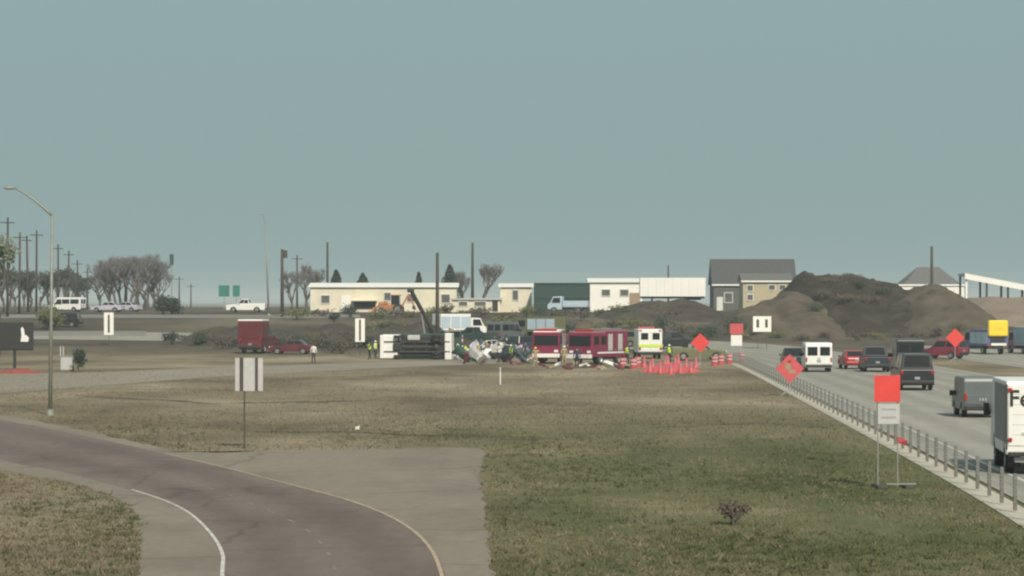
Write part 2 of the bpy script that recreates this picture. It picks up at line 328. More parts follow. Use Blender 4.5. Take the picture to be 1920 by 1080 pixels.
# darker worn soil tracks crossing the field
TR = soil('worn_track_soil', [(.085, .070, .052), (.105, .087, .064), (.135, .113, .082)], .25, .5, (.4, 1, 1))
for k, (pa, pb, w) in enumerate((((430, 806), (1040, 822), 1.7), ((1215, 803), (1440, 792), 1.6), ((150, 742), (420, 757), 2.6), ((430, 756), (700, 752), 3.0), ((860, 860), (1010, 850), .8), ((160, 812), (330, 838), .7))):
    a, b = hit(*pa), hit(*pb); n = 40; A = []; B = []
    for i in range(n+1):
        u = i/n; p = a.lerp(b, u); e = math.sin(math.pi*u)**.5*w/2; j = lambda q: e*(.45+1.1*abs(mn.noise(Vector((u*n*.22, k*7.1, q)))))
        sw = mn.noise(Vector((u*4, k*3.3, 9)))*1.2
        A.append(p+Vector((0, sw-j(1.7), 0))); B.append(p+Vector((0, sw+j(5.3), 0)))
    ribbon('soil_track', A, B, .006, TR)
# ---------------------------------------------------------------- cable barrier
cb = thing('cable_barrier', 'long roadside cable barrier of dark steel posts on a pale concrete strip', 'barrier', bar[0])
pm = MB().box((0, 0, .5), (.10, .09, .98)).mesh('post', .012)
tot = sum((bar[i+1]-bar[i]).length for i in range(79)); npst = int(tot/2.9)
pp = resample(bar, npst); base = bar[0]
for p in pp:
    o = obj('post', pm, M['bpost'], cb); o.location = (p.x-base.x, p.y-base.y, .05)
for h in (.48, .68, .88):
    MB().tube([(p.x-base.x-.06, p.y-base.y, h+.05) for p in pp], .007, 4).build('cable', M['lgrey'], cb)

# ---------------------------------------------------------------- vehicles
_wc = {}
def wheel(root, x, y, r, w, ang=0, z=None):
    k = (round(r, 2), round(w, 2))
    if k not in _wc:
        t = MB().lathe([(r*.60, -w*.5), (r*.93, -w*.5), (r, -w*.36), (r, w*.36), (r*.93, w*.5), (r*.60, w*.5)], 20).mesh('wheel')
        q = MB().lathe([(.001, w*.30), (r*.2, w*.32), (r*.22, w*.22), (r*.52, w*.2), (r*.62, w*.46), (r*.62, -w*.46), (.001, -w*.42)], 16).mesh('rim')
        _wc[k] = (t, q)
    t, q = _wc[k]
    o = obj('wheel', t, M['tyre'], root); o.location = (x, y, r if z is None else z)
    if x < 0: o.rotation_euler = (0, 0, math.pi)
    obj('rim', q, M['rim'], o); return o
def arches(y0, y1, z0, wy, r, rear_up=0):
    """underside profile running from rear (y0) to front (y1) with wheel arches"""
    p = [(y0, z0+rear_up)]
    for c in wy:
        for k in range(0, 9):
            a = math.pi*(1-k/8); p.append((c+r*math.cos(a), z0+max(0, r*math.sin(a)*1.0)))
    return p+[(y1, z0)]
def glassq(root, name, q, off=.012): return MB().plate(q, off).build(name, M['glass'], root)
def lights_plate(root, Wd, L, zl, zb, tail_w=.16, tail_h=.22):
    for s in (-1, 1):
        MB().box((s*(Wd/2-tail_w/2-.03), -L/2-.01, zl), (tail_w, .06, tail_h)).build('tail_light', M['tail'], root, .012)
        MB().box((s*(Wd/2-.26), L/2+.0, zl-.05), (.36, .08, .16)).build('headlight', M['head'], root, .02)
    MB().box((0, -L/2-.02, zb+.33), (.32, .03, .16)).build('number_plate', M['steel'], root)
    MB().box((0, L/2+.01, zl-.08), (Wd*.5, .05, .2)).build('grille', M['black'], root)
def car(name, label, cat, loc, rz, paint, L=4.7, Wd=1.85, H=1.75, belt=1.02, kind='suv', group=None, r=.36, rack=False, rot=None):
    t = thing(name, label, cat, loc, rz, group)
    if rot: t.rotation_euler = rot
    wy = (-L*.29, L*.31); g = .32
    und = arches(-L/2+.03, L/2-.03, g, wy, r*1.12)
    hood = belt-.06
    if kind == 'sedan': top = [(L/2, .55), (L/2-.06, hood-.16), (L/2-.9, hood), (L*.17, belt), (-L*.33, belt), (-L/2+.04, belt-.06), (-L/2, .55)]
    else: top = [(L/2, .5), (L/2-.05, hood-.08), (L/2-1.0, hood+.02), (L*.2, belt), (-L/2+.02, belt), (-L/2, .5)]
    MB().prism(und+top, -Wd/2, Wd/2).build('body', paint, t, .05, False, 2)
    MB().box((0, 0, g+.06), (Wd-.5, L-.5, .1)).build('underbody', M['black'], t)
    if kind == 'suv': y0, y1, y2, y3 = -L/2+.05, L*.22, -L/2+.28, L*.07
    elif kind == 'sedan': y0, y1, y2, y3 = -L*.37, L*.2, -L*.20, L*.04
    else: y0, y1, y2, y3 = -L*.10, L*.22, -L*.065, L*.08      # pickup
    wb, wt = Wd/2-.04, Wd/2-.2; zb = belt-.03
    b = [Vector(p) for p in ((-wb, y0, zb), (wb, y0, zb), (wb, y1, zb), (-wb, y1, zb))]; u = [Vector(p) for p in ((-wt, y2, H), (wt, y2, H), (wt, y3, H), (-wt, y3, H))]
    MB().add(b+u, [(3, 2, 1, 0), (4, 5, 6, 7), (0, 1, 5, 4), (1, 2, 6, 5), (2, 3, 7, 6), (3, 0, 4, 7)]).build('cabin', paint, t, .05)
    def q(a, bb, c, d, m0, m1, n0, n1):
        L0 = lambda s, v: (a.lerp(bb, s)).lerp(d.lerp(c, s), v)
        return [L0(m0, n0), L0(m1, n0), L0(m1, n1), L0(m0, n1)]
    glassq(t, 'rear_window', q(b[0], b[1], u[1], u[0], .08, .92, .18, .88)); glassq(t, 'windscreen', q(b[2], b[3], u[3], u[2], .06, .94, .12, .92))
    for (i, j) in ((1, 2), (3, 0)):
        for (m0, m1) in ((.06, .47), (.52, .93)): glassq(t, 'side_window', q(b[i], b[j], u[j], u[i], m0, m1, .16, .86))
    if kind == 'pickup':
        MB().box((0, (-L/2+y0)/2+.03, belt+.004), (Wd-.24, (y0+L/2)-.22, .012)).build('bed_floor', M['black'], t)
        for s in (-1, 1): MB().box((s*(Wd/2-.06), (-L/2+y0)/2, belt+.06), (.1, (y0+L/2)-.06, .14)).build('bed_rail', paint, t, .02)
        MB().box((0, -L/2+.05, belt+.05), (Wd-.1, .08, .14)).build('tailgate', paint, t, .02)
    for s in (-1, 1):
        MB().box((s*(Wd/2+.09), L*.17, belt+.05), (.18, .1, .14)).build('mirror', M['black'], t, .03)
        for y in wy: wheel(t, s*(Wd/2-.13), y, r, .24)
    MB().box((0, -L/2-.03, g+.2), (Wd-.06, .16, .2)).build('bumper', M['black'] if kind != 'sedan' else paint, t, .04)
    MB().box((0, L/2+.01, g+.16), (Wd-.06, .16, .2)).build('bumper', M['black'] if kind != 'sedan' else paint, t, .04)
    lights_plate(t, Wd, L, belt-.17, g+.12)
    if rack:
        for s in (-1, 1): MB().tube([(s*(wt-.06), y2+.1, H+.05), (s*(wt-.06), y3-.1, H+.05)], .025, 6).build('roof_rail', M['black'], t)
    return t
def van(name, label, loc, rz, paint, L=5.4, Wd=2.0, H=2.25, r=.37, rear_glass=True, side_glass=True, group=None, cat='van', ladder=False):
    t = thing(name, label, cat, loc, rz, group); g = .34; wy = (-L*.28, L*.31)
    und = arches(-L/2+.03, L/2-.03, g, wy, r*1.12)
    prof = und+[(L/2, .55), (L/2-.05, .95), (L/2-.75, 1.18), (L*.26, H-.12), (L*.22, H), (-L/2+.12, H), (-L/2+.03, H-.18), (-L/2, 1.0)]
    MB().prism(prof, -Wd/2, Wd/2).build('body', paint, t, .09, False, 3)
    MB().box((0, 0, g+.06), (Wd-.5, L-.5, .1)).build('underbody', M['black'], t)
    yr = lambda z: -L/2+.03*(z-1.0)/(H-1.18)-.004
    if rear_glass:
        for s in (-1, 1):
            x0, x1 = (s*.10, s*(Wd/2-.17)); xa, xb = min(x0, x1), max(x0, x1)
            z0, z1 = H*.56, H*.86; glassq(t, 'rear_window', [(xa, yr(z0), z0), (xb, yr(z0), z0), (xb, yr(z1), z1), (xa, yr(z1), z1)])
    for s in (-1, 1):
        d = MB().box((s*(Wd/4-.005), -L/2-.006, .62+(H-.75)/4-.05), (Wd/2-.14, .02, (H-.75)/2-.12)).build('rear_door', paint, t, .008)
        MB().box((s*.07, -.02-L/2, H*.46), (.04, .04, .18)).build('door_handle', M['black'], d)
        if side_glass:
            for (a, c) in ((-L*.44, -L*.18), (-L*.15, L*.08)):
                q = [(s*(Wd/2+.001), a, H*.56), (s*(Wd/2+.001), c, H*.56), (s*(Wd/2+.001), c, H*.86), (s*(Wd/2+.001), a, H*.86)]
                glassq(t, 'side_window', q if s > 0 else q[::-1])
        q = [(s*(Wd/2+.001), L*.10, H*.52), (s*(Wd/2+.001), L*.30, H*.52), (s*(Wd/2+.001), L*.23, H*.86), (s*(Wd/2+.001), L*.10, H*.86)]
        glassq(t, 'cab_window', q if s > 0 else q[::-1])
        MB().box((s*(Wd/2+.12), L*.29, H*.56), (.22, .12, .26)).build('mirror', M['black'], t, .03)
        for y in wy: wheel(t, s*(Wd/2-.14), y, r, .24)
    y0, z0, y1, z1 = L/2-.75, 1.18, L*.26, H-.12; nrm = Vector((0, z1-z0, y0-y1)).normalized()*.004
    a = Vector((0, y0, z0)).lerp(Vector((0, y1, z1)), .1)+nrm; c = Vector((0, y0, z0)).lerp(Vector((0, y1, z1)), .93)+nrm
    glassq(t, 'windscreen', [(Wd/2-.12, a.y, a.z), (-Wd/2+.12, a.y, a.z), (-Wd/2+.16, c.y, c.z), (Wd/2-.16, c.y, c.z)])
    MB().box((0, -L/2-.04, g+.14), (Wd-.04, .16, .2)).build('bumper', M['black'], t, .03)
    MB().box((0, L/2+.02, g+.12), (Wd-.04, .16, .22)).build('bumper', M['black'], t, .03)
    lights_plate(t, Wd, L, .98, g+.2, .12, .34); return t
def text_mesh(s, size, depth=.006):
    c = bpy.data.curves.new('lettering', 'FONT'); c.body = s; c.size = size; c.extrude = depth; c.offset = size*.018
    o = bpy.data.objects.new('lettering', c); COL.objects.link(o); dg = bpy.context.evaluated_depsgraph_get()
    me = bpy.data.meshes.new_from_object(o.evaluated_get(dg)); bpy.data.objects.remove(o); return me

HD = R(-2.2)    # heading of the main road
def road(px, py): p = hit(px, py); p.z = .035; return p
van('passenger_van', 'white passenger van with two dark rear windows driving away on the road', road(1531, 697), HD, M['white'], 5.5, 2.1, 2.3)
car('sedan', 'dark grey saloon car half hidden behind the tilted roadwork diamond', 'car', road(1486, 689), HD, M['charcoal'], 4.8, 1.85, 1.62, 1.0, 'sedan')
car('sedan', 'red saloon car driving beside the dark blue pickup truck', 'car', road(1599, 692), R(2), M['red'], 4.7, 1.85, 1.5, .98, 'sedan')
car('pickup_truck', 'dark blue pickup truck with a tall cab driving beside the red saloon', 'pickup', road(1640, 697), HD, M['navy'], 5.6, 2.05, 2.0, 1.2, 'pickup', r=.42)
car('off_road_car', 'large black sport utility car with roof rails following the black van', 'car', road(1711, 731), R(-1), M['charcoal'], 5.0, 2.12, 2.3, 1.3, 'suv', r=.43, rack=True)
van('panel_van', 'tall black panel van driving ahead of the black sport utility car', road(1700, 708), HD, M['charcoal'], 5.6, 2.0, 2.85, side_glass=False)
van('panel_van', 'small grey panel van with a windowless rear on the main road', road(1831, 781), R(-1.5), M['grey'], 4.6, 1.84, 1.92, .33, False, False)
car('off_road_car', 'maroon sport utility car turned sideways on the service road by the dirt mounds', 'car', road(1769, 673), R(52), M['maroon'], 4.5, 1.85, 1.8, 1.05, 'suv')

def step_van(loc, rz):
    t = thing('delivery_truck', 'white walk-in delivery truck with big dark lettering on its rear, cut by the picture edge', 'truck', loc, rz)
    L, Wd, H, g = 6.6, 2.35, 3.0, .62
    wy = (1.1, 5.2); und = arches(0, L, g, wy, .5)      # y = 0 at the rear
    side = mat('shaded_side_grey', (.20, .19, .22), .5, .06, 2)  # shade on the truck's side is put into this grey panel colour
    MB().prism(und+[(L, 1.0), (L-.12, 1.35), (L-.75, H-.1), (L-1.0, H), (.06, H), (0, H-.1)], -Wd/2, Wd/2).build('body', [M['white']], t, .07, False, 3)
    for s in (-1, 1):
        q = [(s*(Wd/2+.002), .25, 1.0), (s*(Wd/2+.002), 4.6, 1.0), (s*(Wd/2+.002), 4.6, H-.14), (s*(Wd/2+.002), .25, H-.14)]
        MB().plate(q if s > 0 else q[::-1], .012).build('side_panel', side, t)
        MB().box((s*(Wd/2-.01), -.012, 1.85), (.06, .05, 2.1)).build('corner_trim', M['dsteel'], t, .01)
        for z in (2.72, 1.12): MB().box((s*(Wd/2-.12), -.05, z), (.12, .05, .12)).build('tail_light', M['tail'], t, .01)
        for y in wy: wheel(t, s*(Wd/2-.18), y, .42, .3, 0, .42)
        MB().box((s*(Wd/2+.2), L-.8, 1.9), (.2, .15, .4)).build('mirror', M['black'], t, .03)
        MB().box((s*(Wd/2-.3), .55, .42), (.4, .02, .44)).build('mud_flap', M['black'], t)
    d = MB().box((0, -.012, 1.9), (Wd-.14, .03, 1.95)).build('roll_door', M['white'], t, .008)
    for k in range(1, 6): MB().box((0, -.030, .95+k*.325), (Wd-.36, .008, .012)).build('door_seam', M['lgrey'], d)
    o = obj('lettering', text_mesh('FedEx', .74), M['black'], d); o.location = (-Wd/2+.07, -.034, 2.2); o.rotation_euler = (R(90), 0, 0)
    MB().box((0, -.034, 1.30), (1.4, .012, .10)).build('stripe', M['lgrey'], d)
    MB().box((0, -.18, .66), (Wd-.1, .34, .14)).build('rear_step', M['black'], t, .02)
    MB().box((0, -.1, .48), (Wd-.5, .12, .16)).build('underride_bar', M['lgrey'], t, .02)
    MB().box((0, L/2, .60), (.9, L-.4, .16)).build('chassis', M['black'], t)
    q = [(Wd/2-.2, L-.16, 1.42), (-Wd/2+.2, L-.16, 1.42), (-Wd/2+.2, L-.69, H-.28), (Wd/2-.2, L-.69, H-.28)]
    glassq(t, 'windscreen', [Vector(p)+Vector((0, .03, .01)) for p in q])
    MB().box((0, L+.04, .8), (Wd-.1, .16, .25)).build('bumper', M['black'], t, .03)
    for s in (-1, 1): MB().lathe([(.001, .02), (.12, .02), (.13, -.03)], 12, 'X').build('headlight', M['head'], t).matrix_local = Matrix.Translation((s*.85, L-.02, 1.15)) @ Matrix.Rotation(R(90), 4, 'Z')
    return t
p = road(1888, 892); step_van((p.x+1.17, p.y, .035), R(-5))

# ---------------------------------------------------------------- signs
def diamond_sign(label, px, py, h0, side, rz=0, m='orange', marks=False, ground_py=None, legs=True):
    p = hit(px, py); t = thing('roadwork_sign', label, 'road sign', p, rz)
    c = h0+side*.707; q = [(0, 0, c-side*.707), (side*.707, 0, c), (0, 0, c+side*.707), (-side*.707, 0, c)]
    pl = MB().plate(q, .012).build('sign_panel', M[m], t)
    MB().box((0, .04, (c+side*.4)/2), (.05, .03, c+side*.4)).build('mast', M['steel'], t)
    for s in (-1, 1):
        for f in (-1, 1): MB().tube([(0, .04, .42), (s*.55, .04+f*.35, .02)], .022, 6).build('leg', M['steel'], t)
    if marks:
        MB().box((-.12, -.016, c+.12), (.34, .006, .34)).build('symbol', M['timber'], pl)
        MB().box((.14, -.016, c-.18), (.42, .006, .22)).build('symbol', M['timber'], pl)
        MB().box((-.02, -.016, c+.42), (.16, .006, .14)).build('symbol', M['maroon'], pl)
    return t
diamond_sign('vivid orange diamond roadwork sign beside the olive pickup truck', 1313, 690, 1.3, 1.15)
diamond_sign('orange diamond roadwork sign beside the blue work truck', 1791, 679, 1.35, 1.25)
diamond_sign('large faded orange diamond roadwork sign with tan symbols by the barrier end', 1481, 742, .75, 1.22, R(4), 'coral', True)
def sq_sign():
    p = hit(1680, 915); t = thing('roadwork_sign', 'bright orange square roadwork sign over a pale plate on two skid legs', 'road sign', p, R(2))
    for s in (-1, 1):
        MB().box((s*.3-.25, 0, 1.7), (.036, .04, 3.4)).build('post', M['lamp'], t)
        MB().box((s*.42-.1, 0, .05), (.26, 1.3, .1)).build('skid', M['dsteel'], t, .02)
        MB().tube([(s*.3-.25, .03, .9), (s*.42-.1, .58, .1)], .018, 6).build('brace', M['lamp'], t)
    MB().box((.16, 0, .12), (.9, .05, .05)).build('cross_bar', M['lamp'], t)
    MB().box((-.27, -.05, 2.98), (.78, .012, .80)).build('sign_panel', M['orange'], t, .004)
    pl = MB().box((-.23, -.05, 2.22), (.66, .012, .60)).build('plate', M['lgrey'], t, .004)
    for z in (2.36, 2.12): MB().box((-.23, -.059, z), (.44, .004, .05)).build('lettering_line', M['steel'], pl)
    # orange flag tied to the leg
    MB().plate([(.05, -.06, 1.55), (.34, -.1, 1.42), (.30, -.02, 1.26), (.04, -.05, 1.36)], .006).build('flag', M['coral'], t)
sq_sign()
def orange_white():
    p = hit(1381, 676); t = thing('roadwork_sign', 'faded orange roadwork sign above a white plate on thin posts before the mound', 'road sign', p)
    for s in (-1, 1): MB().box((s*.4, .04, 1.7), (.06, .05, 3.4)).build('post', M['steel'], t)
    MB().box((0, 0, 3.0), (1.25, .015, 1.0)).build('sign_panel', M['coral'], t); MB().box((0, 0, 1.9), (1.05, .015, 1.0)).build('plate', M['white'], t)
orange_white()
def white_sign(label, px, pyb, wpx, y0, y1, stripes, post_off=0, posts=2, cat='road sign', face='whitew'):
    p = hit(px, pyb); k = p.y/F; Wd = wpx*k; z0 = HC-(y1-YH)*k-p.z; z1 = HC-(y0-YH)*k-p.z
    t = thing('road_sign', label, cat, p); pl = MB().box((0, 0, (z0+z1)/2), (Wd, .014, z1-z0)).build('sign_panel', M[face], t)
    for x, w, a, b in stripes: MB().box((x*Wd, -.022, z0+(z1-z0)*(a+b)/2), (w*Wd, .03, (z1-z0)*(b-a))).build('sign_stripe', M['dsteel'], pl)
    for i in range(posts):
        x = (0 if posts == 1 else (-.25+.5*i)*Wd); MB().box((x+post_off, .05, z1*.48), (.06, .06, z1*.96)).build('post', M['dsteel'], t)
    return t
white_sign('pale upright sign with two dark vertical bars standing alone in the field', 467, 842, 52, 671, 733, [(-.27, .13, 0, 1), (.27, .10, 0, 1)], -.18, 1, face='lgrey')
white_sign('narrow white sign with one dark bar on the far slope under the bare trees', 204, 648, 18, 586, 628, [(0, .2, .1, .9)], 0, 1)
white_sign('narrow white sign with one dark bar beside the overturned truck', 675, 668, 18, 597, 641, [(0, .2, .05, .95)], 0, 1)
white_sign('square white sign with two dark upright marks before the dirt mound', 1429, 655, 34, 593, 622, [(-.24, .14, .28, .8), (.24, .14, .28, .8)], 0, 2)
p = hit(938, 721); t = thing('delineator_post', 'thin white marker post standing in the dry field', 'post', p)
MB().tube([(0, 0, 0), (0, 0, 1.15)], .045, 8).build('post', M['white'], t); MB().box((0, -.05, 1.0), (.09, .012, .2)).build('reflector', M['lgrey'], t)
def black_sign():
    p = hit(25, 693); t = thing('monument_sign', 'large black sign board with a white emblem on a single post', 'sign', p); k = p.y/F
    bd = MB().box((0, 0, 2.75), (3.3, .3, 2.35)).build('board', M['black'], t, .08)
    MB().box((.1, .05, .85), (.22, .2, 1.7)).build('post', M['black'], t)
    MB().plate([(.62, -.16, 2.3), (1.25, -.16, 2.28), (1.3, -.16, 2.62), (1.08, -.16, 2.85), (.98, -.16, 2.8), (.9, -.16, 3.3), (.78, -.16, 3.52), (.64, -.16, 3.35), (.7, -.16, 2.8)], .03).build('emblem', M['white'], bd, .01)
black_sign()
for k, (px, w) in enumerate(((420, 20), (443, 13))):
    p = gpt(px, 620); z1, z0 = HC+(YH-535)*620/F-p.z, HC+(YH-556)*620/F-p.z; t = thing('highway_sign', ['wide', 'narrow'][k]+' dark green highway sign on a tall post far down the road', 'highway sign', p)
    MB().box((0, 0, (z0+z1)/2), (w*620/F, .06, z1-z0)).build('sign_panel', M['signgreen'], t); MB().box((0, .1, z1/2), (.2, .12, z1)).build('post', M['steel'], t)

# ---------------------------------------------------------------- lamp posts and utility poles
def lamp(label, px, pyb, top, arms, r=.11, lean=0, ptop=None):
    p = hit(px, pyb); k = p.y/F; H = HC-(top-YH)*k-p.z; t = thing('street_lamp', label, 'street lamp', p); xt = ((ptop or px)-px)*k
    MB().tube([(0, 0, 0), (xt*.5, 0, H*.5), (xt, 0, H)], r, 10, r*.62).build('pole', M['lamp'], t, smooth=True); MB().lathe([(.001, .3), (r*1.5, .3), (r*2.0, .05), (r*2.0, 0)], 10, 'Z').build('base', M['lamp'], t)
    for dx, dz in arms:
        n = 8; pts = [(xt+dx*k*(i/n), 0, H-.05+dz*k*(.6*i/n+.4*math.sin(i/n*math.pi*.5))) for i in range(n+1)]
        a = MB().tube(pts, .07, 8, .04).build('arm', M['lamp'], t, smooth=True)
        e = pts[-1]; s = 1 if dx > 0 else -1
        MB().lathe([(.001, -.3), (.05, -.27), (.09, -.1), (.08, .2), (.03, .3), (.001, .31)], 10, 'X', (e[0]+s*.22, 0, e[2]-.01)).build('luminaire', M['lamp'], a)
    return t
lamp('tall steel street lamp with a long curved arm at the edge of the field', 94, 779, 402, [(-72, 52)], .10, ptop=98)
lamp('slender leaning street lamp behind the red rescue truck', 504, 592, 420, [(-5, 20)], .14, ptop=497)
def upole(label, px, d, top, arm=True, r=.17, group=None, lean=0, box=False):
    p = gpt(px, d); H = HC+(YH-top)*d/F-p.z; t = thing('utility_pole', label, 'utility pole', p, 0, group)
    MB().tube([(0, 0, -.3), (lean*H*.5, 0, H*.5), (lean*H, 0, H)], r, 8, r*.7).build('pole', M['wood'], t, smooth=True)
    if arm:
        c = MB().box((lean*H, -.16, H-.7), (2.2 if d < 600 else 2.6, .12, .14), Matrix.Rotation(R(random.uniform(30, 75)), 3, 'Z')).build('crossarm', M['wood'], t)
    if box:
        MB().lathe([(.001, H-.15), (.3, H-.2), (.3, H-1.2), (.001, H-1.25)], 10, 'Z', (.42+lean*H, 0, 0)).build('transformer', M['dsteel'], t)
    return t
G = 'utility poles in the row along the far road'
for px, d, top, ln in ((14, 400, 408, .004), (36, 415, 436, .01), (53, 430, 442, -.02), (68, 440, 432, .005), (109, 470, 458, 0), (128, 500, 470, .01), (147, 540, 488, -.02), (164, 580, 504, 0), (336, 700, 518, 0), (358, 760, 532, .0)):
    upole('weathered wooden utility pole in the receding row along the far road', px, d, top, True, .2, G, ln)
upole('thick dark utility pole with a transformer near the slender leaning lamp', 529, 400, 467, False, .26, box=True)
upole('short utility pole rising from the bare trees beside the cream house', 557, 520, 478, True, .2)
upole('dark utility pole rising behind the cream house roof', 614, 470, 454, False, .24)
upole('dark utility pole standing in front of the long cream house', 820, 330, 474, False, .24)
upole('tall utility pole between the long cream house and the small cream house', 886, 450, 455, False, .26)
upole('distant utility pole tip above the white semi-trailer', 1253, 560, 497, False, .2)
upole('dark utility pole before the pointed grey roof beyond the mounds', 1747, 470, 462, False, .3)
p = gpt(322, 640); t = thing('signal_mast', 'far thin mast with a small dark signal head on top', 'traffic signal', p); Hs = HC+(YH-478)*640/F-p.z
MB().tube([(0, 0, 0), (0, 0, Hs)], .12, 8).build('mast', M['steel'], t); MB().box((0, -.1, Hs-1.0), (.9, .5, 2.4)).build('signal_head', M['dgreen'], t, .1)

# ---------------------------------------------------------------- vegetation
def bare_tree(name, label, loc, H, spread, seed, m='twig', group=None, depth=5, dens=3, leafm=None, leafn=0, leafs=.3, cat='tree', wide=1.25):
    rd = random.Random(seed); t = thing(name, label, cat, loc, 0, group)
    tr = MB(); tw = MB(); tips = []
    def grow(p, d, l, r, k):
        q = p+d*l; mid = p.lerp(q, .5)+Vector((rd.uniform(-1, 1), rd.uniform(-1, 1), rd.uniform(-.3, .3)))*l*.07
        (tr if k >= depth-1 else tw).tube([p, mid, q], r, 6 if k >= depth-1 else 3, r*.62, False)
        if k <= 2: tips.append(mid); tips.append(q)
        if k == 0: return
        for _ in range(dens + (1 if rd.random() < .4 else 0)):
            a = rd.uniform(0, 6.28); th = rd.uniform(.25, .85)*spread
            n = Vector((math.sin(th)*math.cos(a), math.sin(th)*math.sin(a), math.cos(th)))
            e = (d*.55+n*.8).normalized(); grow(p.lerp(q, rd.uniform(.6, 1)), e, l*rd.uniform(.6, .82), r*.6, k-1)
    grow(Vector((0, 0, -.2)), Vector((rd.uniform(-.08, .08), 0, 1)).normalized(), H*.26, H*.022, depth)
    k = H/max(v[2] for v in tw.v); kw = k*wide
    for mb in (tr, tw): mb.v = [(v[0]*kw, v[1]*kw, v[2]*k) for v in mb.v]
    tips = [Vector((q.x*kw, q.y*kw, q.z*k)) for q in tips]
    tr.build('trunk', M['bark'], t, smooth=True)
    c = tw.build('crown', M[m], t)
    if leafm:
        lf = MB()
        for _ in range(leafn):
            p = rd.choice(tips)+Vector((rd.gauss(0, .5), rd.gauss(0, .5), rd.gauss(0, .4)))*leafs*2
            a = Vector((rd.gauss(0, 1), rd.gauss(0, 1), rd.gauss(0, 1))).normalized()*leafs*rd.uniform(.5, 1.2); b = a.orthogonal().normalized()*leafs*rd.uniform(.3, .7)
            lf.add([p-a, p+b, p+a, p-b], [(0, 1, 2, 3)])
        lf.build('leaves', M[leafm], c)
    return t
def bush(name, label, loc, rx, rz_, n, m, seed, leaf=.16, group=None, cat='shrub'):
    """leafy shrub: short stems and many separate leaf faces in uneven clumps"""
    rd = random.Random(seed); t = thing(name, label, cat, loc, 0, group); st = MB(); lf = MB(); cl = []
    for _ in range(9):
        a = rd.uniform(0, 6.28); q = Vector((math.cos(a)*rx*rd.uniform(.2, .75), math.sin(a)*rx*rd.uniform(.2, .75), rz_*rd.uniform(.45, .88))); cl.append((q, rd.uniform(.25, .5)))
        st.tube([(0, 0, -.1), q*.5+Vector((0, 0, .1)), q], .035, 4, .012)
    st.build('stems', M['bark'], t)
    for _ in range(n):
        q, s = rd.choice(cl); p = q+Vector((rd.gauss(0, 1)*rx*s*.7, rd.gauss(0, 1)*rx*s*.7, rd.gauss(0, 1)*rz_*s*.42)); p.z = abs(p.z)
        a = Vector((rd.gauss(0, 1), rd.gauss(0, 1), rd.gauss(0, 1))).normalized()*leaf*rd.uniform(.5, 1.2); b = a.orthogonal().normalized()*leaf*rd.uniform(.3, .7)
        lf.add([p-a, p+b, p+a, p-b], [(0, 1, 2, 3)])
    lf.build('foliage', M[m], t); return t
GT = 'bare trees behind the row of utility poles'
for i, (px, d, top) in enumerate(((203, 520, 486), (226, 505, 478), (246, 500, 474), (268, 510, 472), (287, 515, 480), (214, 560, 484), (256, 570, 476), (296, 560, 496), (190, 545, 500), (236, 530, 476), (278, 540, 474), (208, 505, 492), (262, 525, 484))):
    p = gpt(px, d); bare_tree('bare_tree', 'leafless tree in the dense grey clump beyond the two narrow signs', p, (HC+(YH-top)*d/F-p.z), 1.3, 20+i, group='trees of the dense leafless clump', depth=6, dens=3)
for i, (px, d, top) in enumerate(((6, 430, 500), (30, 450, 505), (60, 470, 515), (92, 480, 510), (122, 490, 500), (146, 520, 512), (18, 470, 500), (46, 490, 508), (76, 510, 506), (108, 520, 508), (134, 540, 512), (160, 540, 520))):
    p = gpt(px, d); bare_tree('bare_tree', 'scrubby leafless tree growing among the receding utility poles', p, (HC+(YH-top)*d/F-p.z), 1.25, 40+i, group='trees among the utility poles', depth=5, dens=3, leafm='leafd', leafn=500, leafs=.25)
p = gpt(-8, 300); bare_tree('tall_tree', 'tall pale green tree at the edge of the black sign board', p, 13.5, .8, 77, depth=5, dens=3, leafm='leafp', leafn=1600, leafs=.22)
for i, (px, d, top, lab) in enumerate(((548, 470, 505, 'leafless tree just right of the thick dark utility pole'), (574, 480, 492, 'leafless tree touching the end of the long cream house'), (905, 490, 490, 'leafless tree behind the tall pole between the cream houses'), (868, 480, 505, 'small leafless tree behind the low camper trailer'))):
    p = gpt(px, d); bare_tree('bare_tree', lab, p, (HC+(YH-top)*d/F-p.z), 1.2, 60+i, depth=6, dens=3)
for i, (px, top, w, lab) in enumerate(((630, 508, 1.7, 'dark evergreen behind the left end of the long cream roof'), (680, 514, 2.0, 'low dark evergreen top behind the middle of the long cream roof'), (785, 512, 1.0, 'small dark evergreen tip behind the long cream roof'), (843, 498, 2.0, 'broad dark evergreen behind the right end of the long cream roof'))):
    p = gpt(px, 452); H = HC+(YH-top)*452/F-p.z; rd = random.Random(90+i)
    t = thing('evergreen_tree', lab, 'tree', p); MB().tube([(0, 0, -.2), (0, 0, H*.9)], .16, 6, .03).build('trunk', M['bark'], t); lf = MB()
    for _ in range(1500):
        h = rd.random()**.8; a = rd.uniform(0, 6.28); rr = w*(1-h)**.7*rd.uniform(.3, 1.05)*(1+.25*math.sin(a*3+h*9)); q = Vector((rr*math.cos(a), rr*math.sin(a), H*(.15+.86*h)))
        v = Vector((rd.gauss(0, 1), rd.gauss(0, 1), rd.gauss(0, .6))).normalized()*.28; b = v.orthogonal().normalized()*.13; lf.add([q-v, q+b, q+v, q-b], [(0, 1, 2, 3)])
    lf.build('crown', M['leafd'], t)
bush('shrub', 'dark shrub beside the green utility cabinet at the far roadside', hit(146, 697), .55, 1.7, 900, 'leafd', 3, .1)
bush('shrub', 'small brown weed clump in the mown verge', hit(1377, 985), .45, .55, 500, 'leafb', 4, .05)
